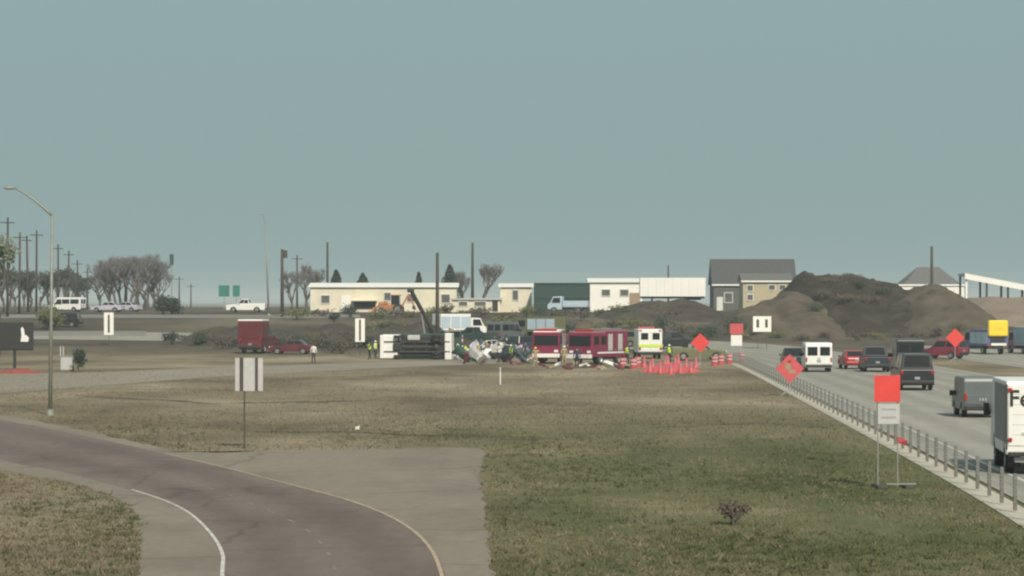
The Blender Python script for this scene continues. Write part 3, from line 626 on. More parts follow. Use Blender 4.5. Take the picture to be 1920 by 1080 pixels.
for i, (px, pyb, rx, h, m, lab) in enumerate(((92, 618, 1.6, 2.2, 'leafo', 'yellow green shrub behind the tall street lamp'), (305, 590, 1.6, 2.2, 'leafd', 'round dark shrub at the foot of the dense leafless clump'), (322, 590, 1.3, 2.0, 'leafd', 'small dark shrub at the end of the dense leafless clump'))):
    bush('shrub', lab, hit(px, pyb), rx, h, 1200, m, 30+i, .2)
bk = [(330+i*23+random.uniform(-8, 8), random.uniform(640, 654)) for i in range(15)]
for i, (px, py) in enumerate(bk): bush('brush_clump', 'low dark brush clump on the brown soil bank between the far roads', hit(px, py), random.uniform(1.0, 1.9), random.uniform(.7, 1.4), 420, random.choice(['leafb', 'leafb', 'leafd']), 200+i, .15, 'brush clumps on the brown bank')
for i, px in enumerate((520, 560, 605, 622, 640, 655, 672, 686)):
    bush('brush_clump', 'dark weedy brush clump between the red rescue truck and the overturned truck', hit(px, random.uniform(652, 664)), random.uniform(.9, 1.5), random.uniform(.9, 1.7), 420, random.choice(['leafb', 'leafd']), 600+i, .14, 'brush clumps beside the overturned truck')
for i in range(9):
    bush('weed_clump', 'weedy green clump around the wreckage and the rescue vehicles', hit(700+i*62+random.uniform(-15, 15), 655+random.uniform(-6, 6)), 1.1, .9, 420, random.choice(['leafo', 'leafd', 'leafb']), 230+i, .13, 'weeds about the crash')

# ---------------------------------------------------------------- dirt mounds
def mound(name, label, bumps, m, x0, x1, y0, y1, step=.6, rough=.5, seed=0, kind=None):
    vs = []; nxx = int((x1-x0)/step)+1; nyy = int((y1-y0)/step)+1
    for j in range(nyy):
        for i in range(nxx):
            x = x0+i*step; y = y0+j*step; h = 0
            for (cx, cy, rx, ry, hh) in bumps:
                q = math.hypot((x-cx)/rx, (y-cy)/ry); h = max(h, 0)+0 if q >= 1 else max(h, hh*(1-q**1.5))
            h = max(h, 0); edge = min(1, h/1.5)
            nzv = mn.fractal(Vector((x*.22+seed, y*.16, seed)), .75, 2.1, 7)-.55*abs(mn.noise(Vector((x*.75+seed, y*.12, seed))))
            vs.append((x, y, gz(x, y)-.35+h+nzv*rough*edge))
    fs = [(j*nxx+i, j*nxx+i+1, (j+1)*nxx+i+1, (j+1)*nxx+i) for j in range(nyy-1) for i in range(nxx-1)]
    me = bpy.data.meshes.new(name); me.from_pydata(vs, [], fs)
    me.polygons.foreach_set('use_smooth', [True]*len(fs)); o = obj(name, me, m)
    return tag(o, label, 'dirt mound')
mound('dirt_mound', 'large dark brown dirt mound behind the square white sign', [(42.5, 388, 9.5, 42, 6.3), (40.3, 396, 5.2, 34, 6.6), (45.5, 392, 11, 42, 6.3), (49.5, 388, 8.5, 40, 5.5)], SOILD, 26, 60, 340, 436, .42, .75, 3)
mound('dirt_mound', 'tan rounded dirt mound behind the maroon sport utility car', [(54.6, 376, 8.6, 34, 5.6), (52, 372, 7, 30, 4.3)], SOILT, 45, 64, 340, 412, .38, .6, 9)
mound('dirt_mound', 'low tan dirt mound before the big dark roofed house', [(36.2, 374, 8, 31, 4.7), (31.4, 368, 6.5, 26, 3.3)], SOILT, 22, 45, 338, 408, .4, .55, 13)
mound('dirt_mound', 'low brown spoil heap under the white semi-trailer', [(19, 402, 8.5, 22, 2.3), (24, 404, 6.5, 22, 2.7)], SOILM, 9, 32, 378, 428, .6, .4, 17)
mound('dirt_mound', 'pinkish bare earth bank beyond the blue work truck', [(66, 400, 10, 30, 3.2), (74, 400, 14, 30, 3.5), (88, 400, 12, 30, 3.5)], SOILP, 54, 100, 368, 432, .8, .3, 21)
mound('soil_bank', 'long brown soil bank between the far roads and the field', [(-34+i*3.4, 338, 5.5, 11, 2.3+.4*math.sin(i*2.1)) for i in range(9)], SOILM, -42, 1, 324, 352, .5, .35, 25)

def on_mound(x, y, names=('dirt_mound', 'soil_bank')):
    bpy.context.view_layer.update(); z = gz(x, y)
    for o in COL.objects:
        if o.name.split('.')[0] in names:
            ok, loc, nn, ix = o.ray_cast(Vector((x, y, 60)), Vector((0, 0, -1)))
            if ok: z = max(z, loc.z)
    return Vector((x, y, z-.05))
for i, (px, d, rx, h) in enumerate(((1578, 390, 1.8, .8), (1602, 390, 1.5, .8), (1545, 372, 1.7, 1.2), (1585, 365, 1.6, 1.0), (1530, 360, 1.5, 1.1), (1625, 368, 1.8, 1.0), (1562, 382, 1.5, 1.0), (1610, 380, 1.5, .9), (1655, 375, 1.3, .9))):
    bush('brush_clump', 'dark dead brush clump growing on the large dark dirt mound', on_mound((px-960)/F*d, d), rx, h, 380, random.choice(['leafb', 'leafd', 'leafb']), 400+i, .14, 'brush clumps on the dark mound')
for i, px in enumerate((1385, 1415, 1460, 1500, 1550, 1600, 1640, 1690, 1720, 1760, 1800)):
    bush('weed_clump', 'olive weeds along the foot of the dirt mounds', on_mound((px-960)/F*346, 346+random.uniform(-4, 3)), 1.3, random.uniform(.5, 1.0), 320, random.choice(['leafo', 'leafb', 'leafb']), 430+i, .13, 'weeds at the foot of the mounds')
for i in range(22):
    px = 560+i*35+random.uniform(-12, 12); bush('yard_scrub', 'low mixed scrub along the edge of the yard before the cream buildings', gpt(px, random.uniform(385, 405)), random.uniform(1.0, 2.2), random.uniform(.7, 1.7), 380, random.choice(['leafb', 'leafo', 'leafd', 'leafb']), 450+i, .17, 'scrub along the yard edge')
# ---------------------------------------------------------------- buildings at the construction yard
def windows(root, lst, y):
    for (x, z, w, h) in lst:
        o = MB().box((x, y-.03, z), (w, .06, h)).build('window', M['pane'], root)
        for s in (-1, 1): MB().box((x+s*(w/2+.06), y-.05, z), (.12, .1, h+.24)).build('frame', M['frame'], o)
        for s in (-1, 1): MB().box((x, y-.05, z+s*(h/2+.06)), (w, .1, .12)).build('frame', M['frame'], o)
def block(name, label, px0, px1, d, top, dep, wall, roofm, roof='low', cat='building', base_drop=0, rh=.6, over=.3):
    a = gpt(px0, d); b = gpt(px1, d); c = (a+b)/2; c.z = min(a.z, b.z)-base_drop; Wd = b.x-a.x; H = HC+(YH-top)*d/F-c.z
    t = thing(name, label, cat, c)
    wh = H-(rh if roof != 'flat' else .25)
    MB().box((0, dep/2, wh/2), (Wd, dep, wh)).build('wall', wall, t)
    if roof == 'low':
        r = MB(); o = over; r.prism([(-o, wh-.02), (dep+o, wh-.02), (dep/2, wh+rh)], -Wd/2-o, Wd/2+o); r.build('roof', roofm, t)
        MB().box((0, -over-.04, wh-.06), (Wd+2*over, .06, .24)).build('fascia', M['whitew'], t)
    elif roof == 'hip':
        r = MB(); o = over; e = min(Wd*.32, dep/2)
        r.add([(-Wd/2-o, -o, wh), (Wd/2+o, -o, wh), (Wd/2+o, dep+o, wh), (-Wd/2-o, dep+o, wh), (-Wd/2+e, dep/2, wh+rh), (Wd/2-e, dep/2, wh+rh)], [(3, 2, 1, 0), (0, 1, 5, 4), (2, 3, 4, 5), (1, 2, 5), (3, 0, 4)]); r.build('roof', roofm, t)
    elif roof == 'flat':
        MB().box((0, dep/2, wh+.12), (Wd+2*over, dep+2*over, .26)).build('roof', roofm, t)
    return t, Wd, wh
t, Wd, wh = block('long_house', 'long low cream house with a white roof edge and several windows', 582, 856, 430, 530, 8, M['cream'], M['whitew'], rh=.5)
windows(t, [(-8.6, 1.9, 1.2, 1.1), (.6, 2.3, .9, 1.1), (9.2, 2.0, 1.2, 1.2), (4.2, 2.1, 1.3, 1.1)], 0)
MB().box((-5.6, -.05, 1.25), (1.3, .1, 2.3)).build('door', M['whitew'], t); MB().box((-2.8, -.04, 1.0), (3.2, .08, 1.1)).build('shadow_panel', M['black'], t)  # black panel on the wall is a painted shadow, not an opening
MB().box((-2.8, -.6, 1.72), (3.8, 1.2, .14)).build('awning', M['cream'], t)
t, Wd, wh = block('small_house', 'small cream house with one upright window beside the dark green container', 938, 997, 428, 531, 7, M['cream'], M['whitew'], rh=.4)
windows(t, [(-.1, 2.5, .8, 1.4)], 0)
t, Wd, wh = block('camper_trailer', 'low pale camper trailer between the two cream houses', 847, 938, 425, 559, 2.4, M['cream'], M['lgrey'], 'flat', 'trailer')
windows(t, [(-1.9, 1.25, 1.2, .6), (.6, 1.25, 1.6, .6)], 0); MB().box((2.8, -.04, 1.0), (.8, .08, 1.7)).build('door', M['black'], t)
for x in (-.6, .4): wheel(t, x, -.1, .34, .22).rotation_euler = (0, 0, R(-90))
t, Wd, wh = block('yard_building', 'whitish yard building with a pale roof behind the pale blue truck', 1105, 1204, 440, 521, 9, M['whitew'], M['whitew'], rh=.5)
windows(t, [(-1.5, 2.9, 1.2, .9), (1.3, 2.9, 1.2, .9)], 0); MB().box((2.9, -.05, 1.6), (1.6, .1, 2.6)).build('door', M['timber'], t)
# green container with corrugated sides
def container():
    d = 424; a, b = gpt(1001, d), gpt(1106, d); c = (a+b)/2; Wd = b.x-a.x; H = HC+(YH-530)*d/F-c.z
    t = thing('storage_container', 'dark green storage container beside the small cream house', 'container', c)
    MB().box((0, 1.25, H/2), (Wd-.1, 2.4, H-.1)).build('shell', M['dgreen'], t)
    rib = MB().box((0, 0, 0), (.16, .08, H-.5)).mesh('rib', .02)
    for i in range(int(Wd/.42)): o = obj('rib', rib, M['dgreen'], t); o.location = (-Wd/2+.35+i*.42, .03, H/2)
    for z in (.12, H-.12, H*.5): MB().box((0, .0, z), (Wd, .2, .22)).build('rail', M['dgreen'], t)
    for x in (-1, 1): MB().box((x*(Wd/2-.08), .0, H/2), (.2, .22, H)).build('corner_post', M['dgreen'], t)
container()
def semi_trailer():
    d = 418; a, b = gpt(1200, d), gpt(1323, d); c = (a+b)/2; k = d/F; Wd = b.x-a.x; z0 = HC-(556-YH)*k-c.z; z1 = HC-(521-YH)*k-c.z
    t = thing('semi_trailer', 'bright white box semi-trailer parked above the brown spoil heap', 'trailer', c)
    bx = MB().box((0, 1.3, (z0+z1)/2), (Wd, 2.5, z1-z0)).build('box', M['whitew'], t, .04)
    for i in range(1, 8): MB().box((-Wd/2+i*Wd/8, .04, (z0+z1)/2), (.03, .02, z1-z0-.2)).build('panel_joint', M['lgrey'], bx)
    MB().box((0, 1.3, z0-.14), (Wd-.2, 1.0, .26)).build('chassis', M['black'], t)
    for x in (Wd/2-1.2, Wd/2-2.4):
        for y in (.35, 2.25): wheel(t, x, y, .5, .3).rotation_euler = (0, 0, R(-90))
    for y in (.4, 2.2): MB().box((-Wd/2+1.8, y, z0/2), (.18, .18, z0)).build('landing_leg', M['black'], t)
    MB().box((Wd/2-1.8, 1.3, z0-.34), (2.4, .9, .3)).build('axle_frame', M['black'], t)
semi_trailer()
t, Wd, wh = block('dark_house', 'big house with a broad dark grey roof behind the dirt mounds', 1338, 1491, 470, 485, 9, M['walld'], M['roofd'], 'low', 'house', rh=4.2, over=.3)
windows(t, [(-4.2, 2.2, 1.2, 1.5), (-1.4, 2.2, 1.2, 1.5)], 0); MB().box((-5.6, -.05, 1.2), (1.0, .1, 2.2)).build('door', M['frame'], t)
t, Wd, wh = block('brick_house', 'pale brick house with small dark windows half behind the low tan mound', 1393, 1484, 440, 512, 7, M['brick'], M['roofg'], 'low', 'house', rh=1.2)
windows(t, [(-2.6, 3.6, .8, .8), (-2.6, 2.2, .8, .8), (.7, 3.7, .9, .7), (2.3, 3.7, .9, .7)], 0)
t, Wd, wh = block('white_shed', 'long white roofed shed just behind the tan mound', 1650, 1808, 450, 533, 8, M['whitew'], M['whitew'], 'flat', 'shed', over=.2)
for i in range(1, 9): MB().box((-Wd/2+i*Wd/9, -.03, wh/2), (.1, .05, wh)).build('rib', M['whitew'], t)
t, Wd, wh = block('distant_house', 'distant house with a pointed grey roof above the white shed', 1694, 1806, 560, 500, 14, M['walld'], M['roofg'], 'hip', 'house', rh=4.2, over=.6)
def open_shed():
    d = 430; t0 = gpt(1812, d); k = d/F; t = thing('open_shed', 'open sided shed with a sloping white roof edge on dark posts', 'shed', t0)
    zt = lambda px: HC+(YH-(516+(px-1812)*.20))*k-t0.z
    xs_ = [(px-1812)*k for px in (1812, 1850, 1890, 1930, 1990)]
    for i, px in enumerate((1812, 1850, 1890, 1930, 1990)):
        for y in (0, 6): MB().box((xs_[i], y, (zt(px)-.1)/2), (.28, .28, zt(px)-.1)).build('post', M['whitew'] if i == 0 and y == 0 else M['wood'], t)
    z0, z1 = zt(1812), zt(1990); x1 = xs_[-1]
    MB().plate([(-.3, -.4, z0), (x1+.3, -.4, z1), (x1+.3, 6.6, z1), (-.3, 6.6, z0)], .3).build('roof', M['lgrey'], t)
    MB().plate([(-.3, -.44, z0-.55), (x1+.3, -.44, z1-.55), (x1+.3, -.44, z1+.3), (-.3, -.44, z0+.3)], .06).build('fascia', M['whitew'], t)
    MB().box((x1/2, 6.2, z1*.4), (x1, .12, z1*.8)).build('back_wall', M['walld'], t)
open_shed()

# ---------------------------------------------------------------- people
def person(label, px, py, rz, top, low='jeans', vest=None, arm=0, hat=None, H=1.76):
    p = hit(px, py); t = thing('person', label, 'person', p, rz, None); s = H/1.76
    J = dict(pel=(0, 0, .95), sp=(0, .01, 1.2), ch=(0, 0, 1.42), nk=(0, 0, 1.52), hd=(0, -.02, 1.62), tp=(0, -.01, 1.73))
    for k, x in (('l', -1), ('r', 1)):
        J.update({'h'+k: (x*.1, 0, .9), 'k'+k: (x*.12, -.03*x, .5), 'a'+k: (x*.13, .03+.05*x, .09), 't'+k: (x*.15, -.14+.05*x, .04), 's'+k: (x*.19, 0, 1.44)})
        if arm and x > 0: J.update({'e'+k: (x*.33, -.18, 1.28), 'w'+k: (x*.28, -.42, 1.36), 'f'+k: (x*.27, -.52, 1.38), 'u'+k: (x*.21, -.47, 1.40)})
        else: J.update({'e'+k: (x*.27, .03, 1.16), 'w'+k: (x*.28, -.07, .91), 'f'+k: (x*.28, -.10, .80), 'u'+k: (x*.24, -.14, .86)})
    rad = dict(pel=.15, sp=.14, ch=.17, nk=.06, hd=.095, tp=.06); rad.update({a+k: r for k in 'lr' for a, r in dict(h=.1, k=.065, a=.05, t=.04, s=.085, e=.05, w=.038, f=.03, u=.018).items()})
    E = [('pel', 'sp'), ('sp', 'ch'), ('ch', 'nk'), ('nk', 'hd'), ('hd', 'tp')]+[(a+k, b+k) for k in 'lr' for a, b in (('h', 'k'), ('k', 'a'), ('a', 't'), ('s', 'e'), ('e', 'w'), ('w', 'f'), ('w', 'u'))]+[('pel', 'hl'), ('pel', 'hr'), ('ch', 'sl'), ('ch', 'sr')]
    K = list(J); me = bpy.data.meshes.new('tmp'); me.from_pydata([Vector(J[k])*s for k in K], [(K.index(a), K.index(b)) for a, b in E], [])
    o = bpy.data.objects.new('tmp', me); COL.objects.link(o); o.modifiers.new('s', 'SKIN')
    for i, k in enumerate(K): v = me.skin_vertices[0].data[i]; v.radius = (rad[k]*s, rad[k]*s*(.72 if k in ('pel', 'sp', 'ch') else 1)); v.use_root = (k == 'pel')
    o.modifiers.new('d', 'SUBSURF').levels = 1
    dg = bpy.context.evaluated_depsgraph_get(); bm_ = bpy.data.meshes.new_from_object(o.evaluated_get(dg)); bpy.data.objects.remove(o)
    for m_ in (M[top], M[low], M['skin'], M['black']): bm_.materials.append(m_)
    for pl in bm_.polygons:
        c = pl.center/s; pl.material_index = 3 if c.z < .1 else 2 if c.z > 1.5 and abs(c.x) < .13 else 2 if (abs(c.x) > .22 and c.z < .93) or c.y < -.38 else 1 if c.z < .96 else 0; pl.use_smooth = True
    obj('body', bm_, None, t)
    if vest:
        MB().lathe([(.17*s, .98*s), (.185*s, 1.15*s), (.21*s, 1.36*s), (.13*s, 1.5*s)], 14, 'Z').build('vest', M[vest], t).scale = (1, .82, 1)
    h = MB().lathe([(.001, 1.765*s), (.06*s, 1.75*s), (.1*s, 1.69*s), (.106*s, 1.64*s)]+([(.16*s, 1.635*s), (.001, 1.63*s)] if hat else []), 12, 'Z')
    h.build('hard_hat' if hat else 'hair', M[hat] if hat else M['hair'], t)
    return t
person('person in a white shirt and dark trousers standing alone beside the frontage road', 588, 681, R(160), 'shirtw')
person('person in a high-visibility vest standing left of the overturned truck', 693, 674, R(-60), 'shirtd', vest='lime', arm=1)
person('person in a pale shirt and white helmet beside the overturned cab', 704, 672, R(70), 'shirtw', vest='lime', hat='white')
person('person in a high-visibility vest at the rear of the overturned truck', 858, 675, R(20), 'shirtd', vest='lime')
person('person in a tan coat and yellow helmet beside the wrecked silver car', 912, 672, R(120), 'tan', 'tan', hat='yellow', arm=1)
person('person in a dark uniform standing between the wreckage and the rescue engines', 985, 676, R(200), 'shirtd', hat=None)
person('person in a tan coat and white helmet before the maroon fire engine', 1058, 686, R(30), 'tan', 'tan', hat='white')
person('person in a high-visibility vest standing by the white ambulance', 1176, 683, R(-30), 'shirtd', vest='lime', arm=1)

# ---------------------------------------------------------------- crash scene
def overturned():
    p = hit(781, 674); t = thing('overturned_truck', 'truck with white cab lying on its side, dark underside and wheels showing', 'truck', p, R(-4))
    # built along x (cab at -x); lying on its side: the vehicle's up axis points away from the viewer (+y)
    L = 6.6; Wd = 2.45
    def B(x0, x1, u0, u1, w0=0, w1=Wd): return ((x0+x1)/2, (u0+u1)/2, (w0+w1)/2), (x1-x0, u1-u0, w1-w0)   # u = vehicle height -> +y, w = vehicle width -> z
    MB().box(*B(-3.4, -1.75, .35, 2.3, .05, 2.4)).build('cab', M['white'], t, .16, False, 3)
    MB().box(*B(-3.55, -3.2, .1, .75, .1, 2.35)).build('bumper', M['white'], t, .05)
    MB().plate([(-3.415, 1.25, .3), (-3.415, 2.05, .3), (-3.415, 2.05, 2.15), (-3.415, 1.25, 2.15)][::-1], .012).build('windscreen', M['glass'], t)
    MB().plate([(-3.0, 1.3, 2.405), (-2.1, 1.3, 2.405), (-2.1, 2.05, 2.405), (-2.8, 2.05, 2.405)], .012).build('cab_window', M['glass'], t)
    MB().box(*B(-1.55, 3.3, .75, 2.9, .02, 2.46)).build('cargo_box', M['dgreen'], t, .05)
    MB().box(*B(2.7, 3.36, .3, 2.95, -.02, 2.52)).build('rear_frame', M['white'], t, .06)
    MB().box(*B(-1.55, 2.68, .55, .74, .3, 2.2)).build('floor_frame', M['black'], t)
    for w in (.75, 1.7): MB().box(*B(-3.2, 3.2, .28, .54, w-.06, w+.06)).build('chassis_rail', M['dsteel'], t)
    for x in (-1.3, -.2, .9, 2.0, 3.0): MB().box(*B(x-.05, x+.05, .35, .5, .82, 1.63)).build('cross_member', M['dsteel'], t)
    MB().box(*B(-.9, .3, .1, .6, 1.85, 2.35)).build('fuel_tank', M['lgrey'], t, .1)
    MB().tube([(-1.8, .25, 1.22), (1.8, .2, 1.22)], .07, 8).build('drive_shaft', M['dsteel'], t)
    MB().box(*B(-2.3, -1.6, .1, .6, .85, 1.6)).build('engine_sump', M['black'], t, .1)
    for x, n in ((-1.75, 1), (1.9, 2)):
        MB().tube([(x, .2, .2), (x, .2, 2.25)], .08, 8).build('axle', M['black'], t)
        if n == 2: MB().lathe([(.001, -.3), (.2, -.2), (.26, 0), (.2, .2), (.001, .3)], 12, 'Z', (x, .2, 1.22)).build('differential', M['dsteel'], t)
        for w in ((.3, 2.2) if n == 1 else (.25, .58, 1.9, 2.23)):
            o = wheel(t, x, .15, .48, .27, 0, w); o.rotation_euler = (0, R(-90 if w > 1 else 90), 0)
overturned()
def wrecker():
    p = hit(800, 664); p.z = gz(p.x, p.y); t = thing('tow_truck', 'dark green tow truck with a raised dark boom behind the overturned truck', 'tow truck', p, R(-80))
    MB().box((0, 0, .85), (2.0, 7.0, .3)).build('chassis', M['black'], t); MB().box((0, 2.6, 1.75), (2.3, 2.0, 1.6)).build('cab', M['dgreen'], t, .15)
    MB().box((0, 3.62, 2.1), (2.0, .04, .7)).build('windscreen', M['glass'], t)
    for s in (-1, 1):
        MB().box((s*1.16, 2.8, 2.1), (.03, 1.1, .65)).build('cab_window', M['glass'], t)
        for y in (2.7, -1.6, -2.7): wheel(t, s*1.05, y, .5, .3)
    MB().box((0, -.9, 1.5), (2.3, 4.6, 1.0)).build('body', M['dgreen'], t, .08)
    for k, y in enumerate((-2.3, -.9, .5)):
        for s in (-1, 1): MB().box((s*1.16, y, 1.5), (.03, 1.2, .75)).build('locker_door', M['lgrey'], t)
    MB().tube([(0, .9, 2.0), (0, -1.6, 6.6)], .26, 8, .2).build('boom', M['black'], t); MB().tube([(0, -.2, 2.0), (0, -.55, 4.4)], .1, 8).build('ram', M['steel'], t)
    MB().box((0, -1.7, 6.7), (.5, .7, .4)).build('boom_head', M['black'], t, .05); MB().box((0, 2.6, 2.65), (1.6, .3, .16)).build('light_bar', M['amber'], t, .03)
wrecker()
def fire_engine(label, px, py, rz, L=7.5, roof='white', cabm='fire'):
    p = hit(px, py); t = thing('fire_engine', label, 'fire engine', p, rz); Wd = 2.5
    cab = MB().box((0, L/2-1.3, 1.75), (Wd, 2.6, 2.2)).build('cab', M[cabm], t, .14, False, 3)
    MB().box((0, L/2-1.3, 2.86), (Wd-.15, 2.4, .14)).build('cab_roof', M[roof], t, .05)
    MB().box((0, -1.3, 1.8), (Wd-.02, L-2.75, 2.3)).build('body', M[cabm], t, .06)
    MB().box((0, -1.3, 2.99), (Wd-.3, L-3.0, .12)).build('hose_deck', M[roof], t, .03)
    MB().box((0, 0, .62), (1.6, L-.3, .3)).build('chassis', M['black'], t)
    q = MB().box((0, L/2+.005, 2.1), (Wd-.35, .03, .9)).build('windscreen', M['glass'], t)
    nb = 4
    for s in (-1, 1):
        for y in (L/2-.75, L/2-2.0): MB().box((s*(Wd/2+.005), y, 2.15), (.03, .85, .75)).build('cab_window', M['glass'], t)
        for i in range(nb):
            y = -1.3-(L-2.9)/2+(i+.5)*(L-2.9)/nb; sh = MB().box((s*(Wd/2+.0), y, 1.95), (.04, (L-2.9)/nb-.12, 1.5)).build('locker_shutter', M['lgrey'] if i % 2 else M[cabm], t, .01)
            MB().box((s*(Wd/2+.03), y, 1.3), (.04, .5, .06)).build('handle', M['steel'], sh)
        MB().box((s*(Wd/2+.012), -.3, 1.06), (.02, L-1.2, .14)).build('stripe', M['white'], t)
        for y in (L/2-1.5, -L/2+1.7): wheel(t, s*(Wd/2-.18), y, .52, .32)
        MB().box((s*.95, -L/2-.04, 1.2), (.28, .08, .5)).build('tail_light', M['tail'], t, .02); MB().box((s*.9, L/2+.02, 1.15), (.36, .06, .22)).build('headlight', M['head'], t, .02)
        MB().tube([(s*.55, -L/2+.2, 3.16), (s*.55, L/2-2.9, 3.16)], .05, 6).build('ladder_rail', M['steel'], t)
    for i in range(8): MB().tube([(-.55, -L/2+.4+i*.5, 3.16), (.55, -L/2+.4+i*.5, 3.16)], .03, 5).build('ladder_rung', M['steel'], t)
    MB().box((0, L/2-.7, 3.03), (1.8, .35, .22)).build('light_bar', M['tail'], t, .05)
    MB().box((0, -L/2+.12, 1.75), (1.3, .02, 1.7)).build('rear_shutter', M['lgrey'], t).location.y = -.16
    MB().box((0, -L/2-.2, .62), (Wd-.1, .5, .1)).build('rear_step', M['steel'], t)
    MB().box((0, L/2+.2, .75), (Wd, .4, .35)).build('bumper', M['white'], t, .05)
    return t
fire_engine('maroon fire engine with a white roof standing beside the wreckage', 1030, 681, R(174), 6.4)
fire_engine('long maroon fire engine parked at a slant beside the white ambulance', 1122, 683, R(148), 6.4, 'pink')
def ambulance():
    p = hit(1213, 672); t = thing('ambulance', 'white ambulance with a boxy rear body and green band behind the traffic cones', 'ambulance', p, R(4)); L = 5.8
    MB().box((0, -1.0, 1.75), (2.35, 3.7, 2.3)).build('box_body', M['white'], t, .1); MB().box((0, 1.95, 1.15), (2.0, 2.2, 1.0)).build('cab', M['white'], t, .12)
    MB().add([(-.98, .85, 1.6), (.98, .85, 1.6), (.98, 2.2, 1.6), (-.98, 2.2, 1.6), (-.85, .85, 2.3), (.85, .85, 2.3), (.85, 1.5, 2.3), (-.85, 1.5, 2.3)], [(3, 2, 1, 0), (4, 5, 6, 7), (0, 1, 5, 4), (1, 2, 6, 5), (2, 3, 7, 6), (3, 0, 4, 7)]).build('cab_top', M['glass'], t, .03)
    for s in (-1, 1):
        d = MB().box((s*.56, -2.865, 1.75), (1.05, .03, 1.95)).build('rear_door', M['white'], t, .01); MB().box((s*.56, -2.886, 2.2), (.7, .02, .65)).build('door_window', M['glass'], d)
        MB().box((s*1.02, -2.87, 1.0), (.2, .05, .3)).build('tail_light', M['tail'], t); MB().box((s*.95, -2.87, 2.75), (.25, .06, .16)).build('warning_light', M['tail'], t)
        for y in (1.9, -1.6): wheel(t, s*.98, y, .4, .28)
        MB().box((s*.75, 3.06, 1.15), (.3, .04, .2)).build('headlight', M['head'], t)
    MB().box((0, -2.90, 1.28), (2.25, .02, .28)).build('stripe', M['lime'], t); MB().box((0, -2.95, .6), (2.3, .25, .2)).build('rear_step', M['black'], t)
    MB().box((0, .75, 2.98), (1.7, .25, .18)).build('light_bar', M['tail'], t, .04); MB().box((0, 0, .55), (1.4, 5.4, .25)).build('chassis', M['black'], t)
ambulance()
car('pickup_truck', 'olive work pickup truck parked sideways behind the vivid orange diamond sign', 'pickup', hit(1308, 676), R(-84), M['olive'], 5.2, 1.95, 1.85, 1.1, 'pickup', r=.42)
car('pickup_truck', 'white pickup truck parked behind the tow truck with its tailgate towards the field', 'pickup', hit(843, 650), R(12), M['white'], 5.5, 2.0, 1.95, 1.2, 'pickup', r=.42)
car('sedan', 'wrecked silver car standing sideways amid the scattered wreckage', 'car', hit(925, 665), R(-68), M['lav'], 4.6, 1.85, 1.5, .98, 'sedan', rot=(R(3), R(-5), R(-68)))
car('off_road_car', 'dark blue sport utility car stopped beside the white roofed fire engine', 'car', hit(970, 662), R(25), M['navy'], 4.8, 1.95, 1.85, 1.1, 'suv')
car('pickup_truck', 'dark red rescue pickup truck standing below the white patrol pickup', 'pickup', hit(486, 662), R(-12), M['dred'], 5.6, 2.1, 2.3, 1.35, 'pickup', r=.45)
car('pickup_truck', 'white patrol pickup truck standing sideways at the top of the far slope', 'pickup', gpt(462, 428), R(86), M['white'], 5.8, 2.0, 1.95, 1.2, 'pickup', r=.42)
car('pickup_truck', 'dark green pickup truck standing behind the wrecked silver car', 'pickup', hit(888, 645), R(60), M['dgreen'], 5.5, 2.0, 1.95, 1.2, 'pickup', r=.42)
van('panel_van', 'grey van stopped behind the scattered wreckage near the dark blue sport utility car', hit(948, 640), R(-30), M['grey'], 5.4, 2.0, 2.3)
car('off_road_car', 'olive sport utility car waiting behind the long maroon fire engine', 'car', hit(1165, 650), R(70), M['olive'], 4.7, 1.9, 1.8, 1.05, 'suv')
car('sedan', 'dark red saloon stopped between the rescue truck and the person in white', 'car', hit(548, 664), R(82), M['dred'], 4.6, 1.85, 1.5, .98, 'sedan')
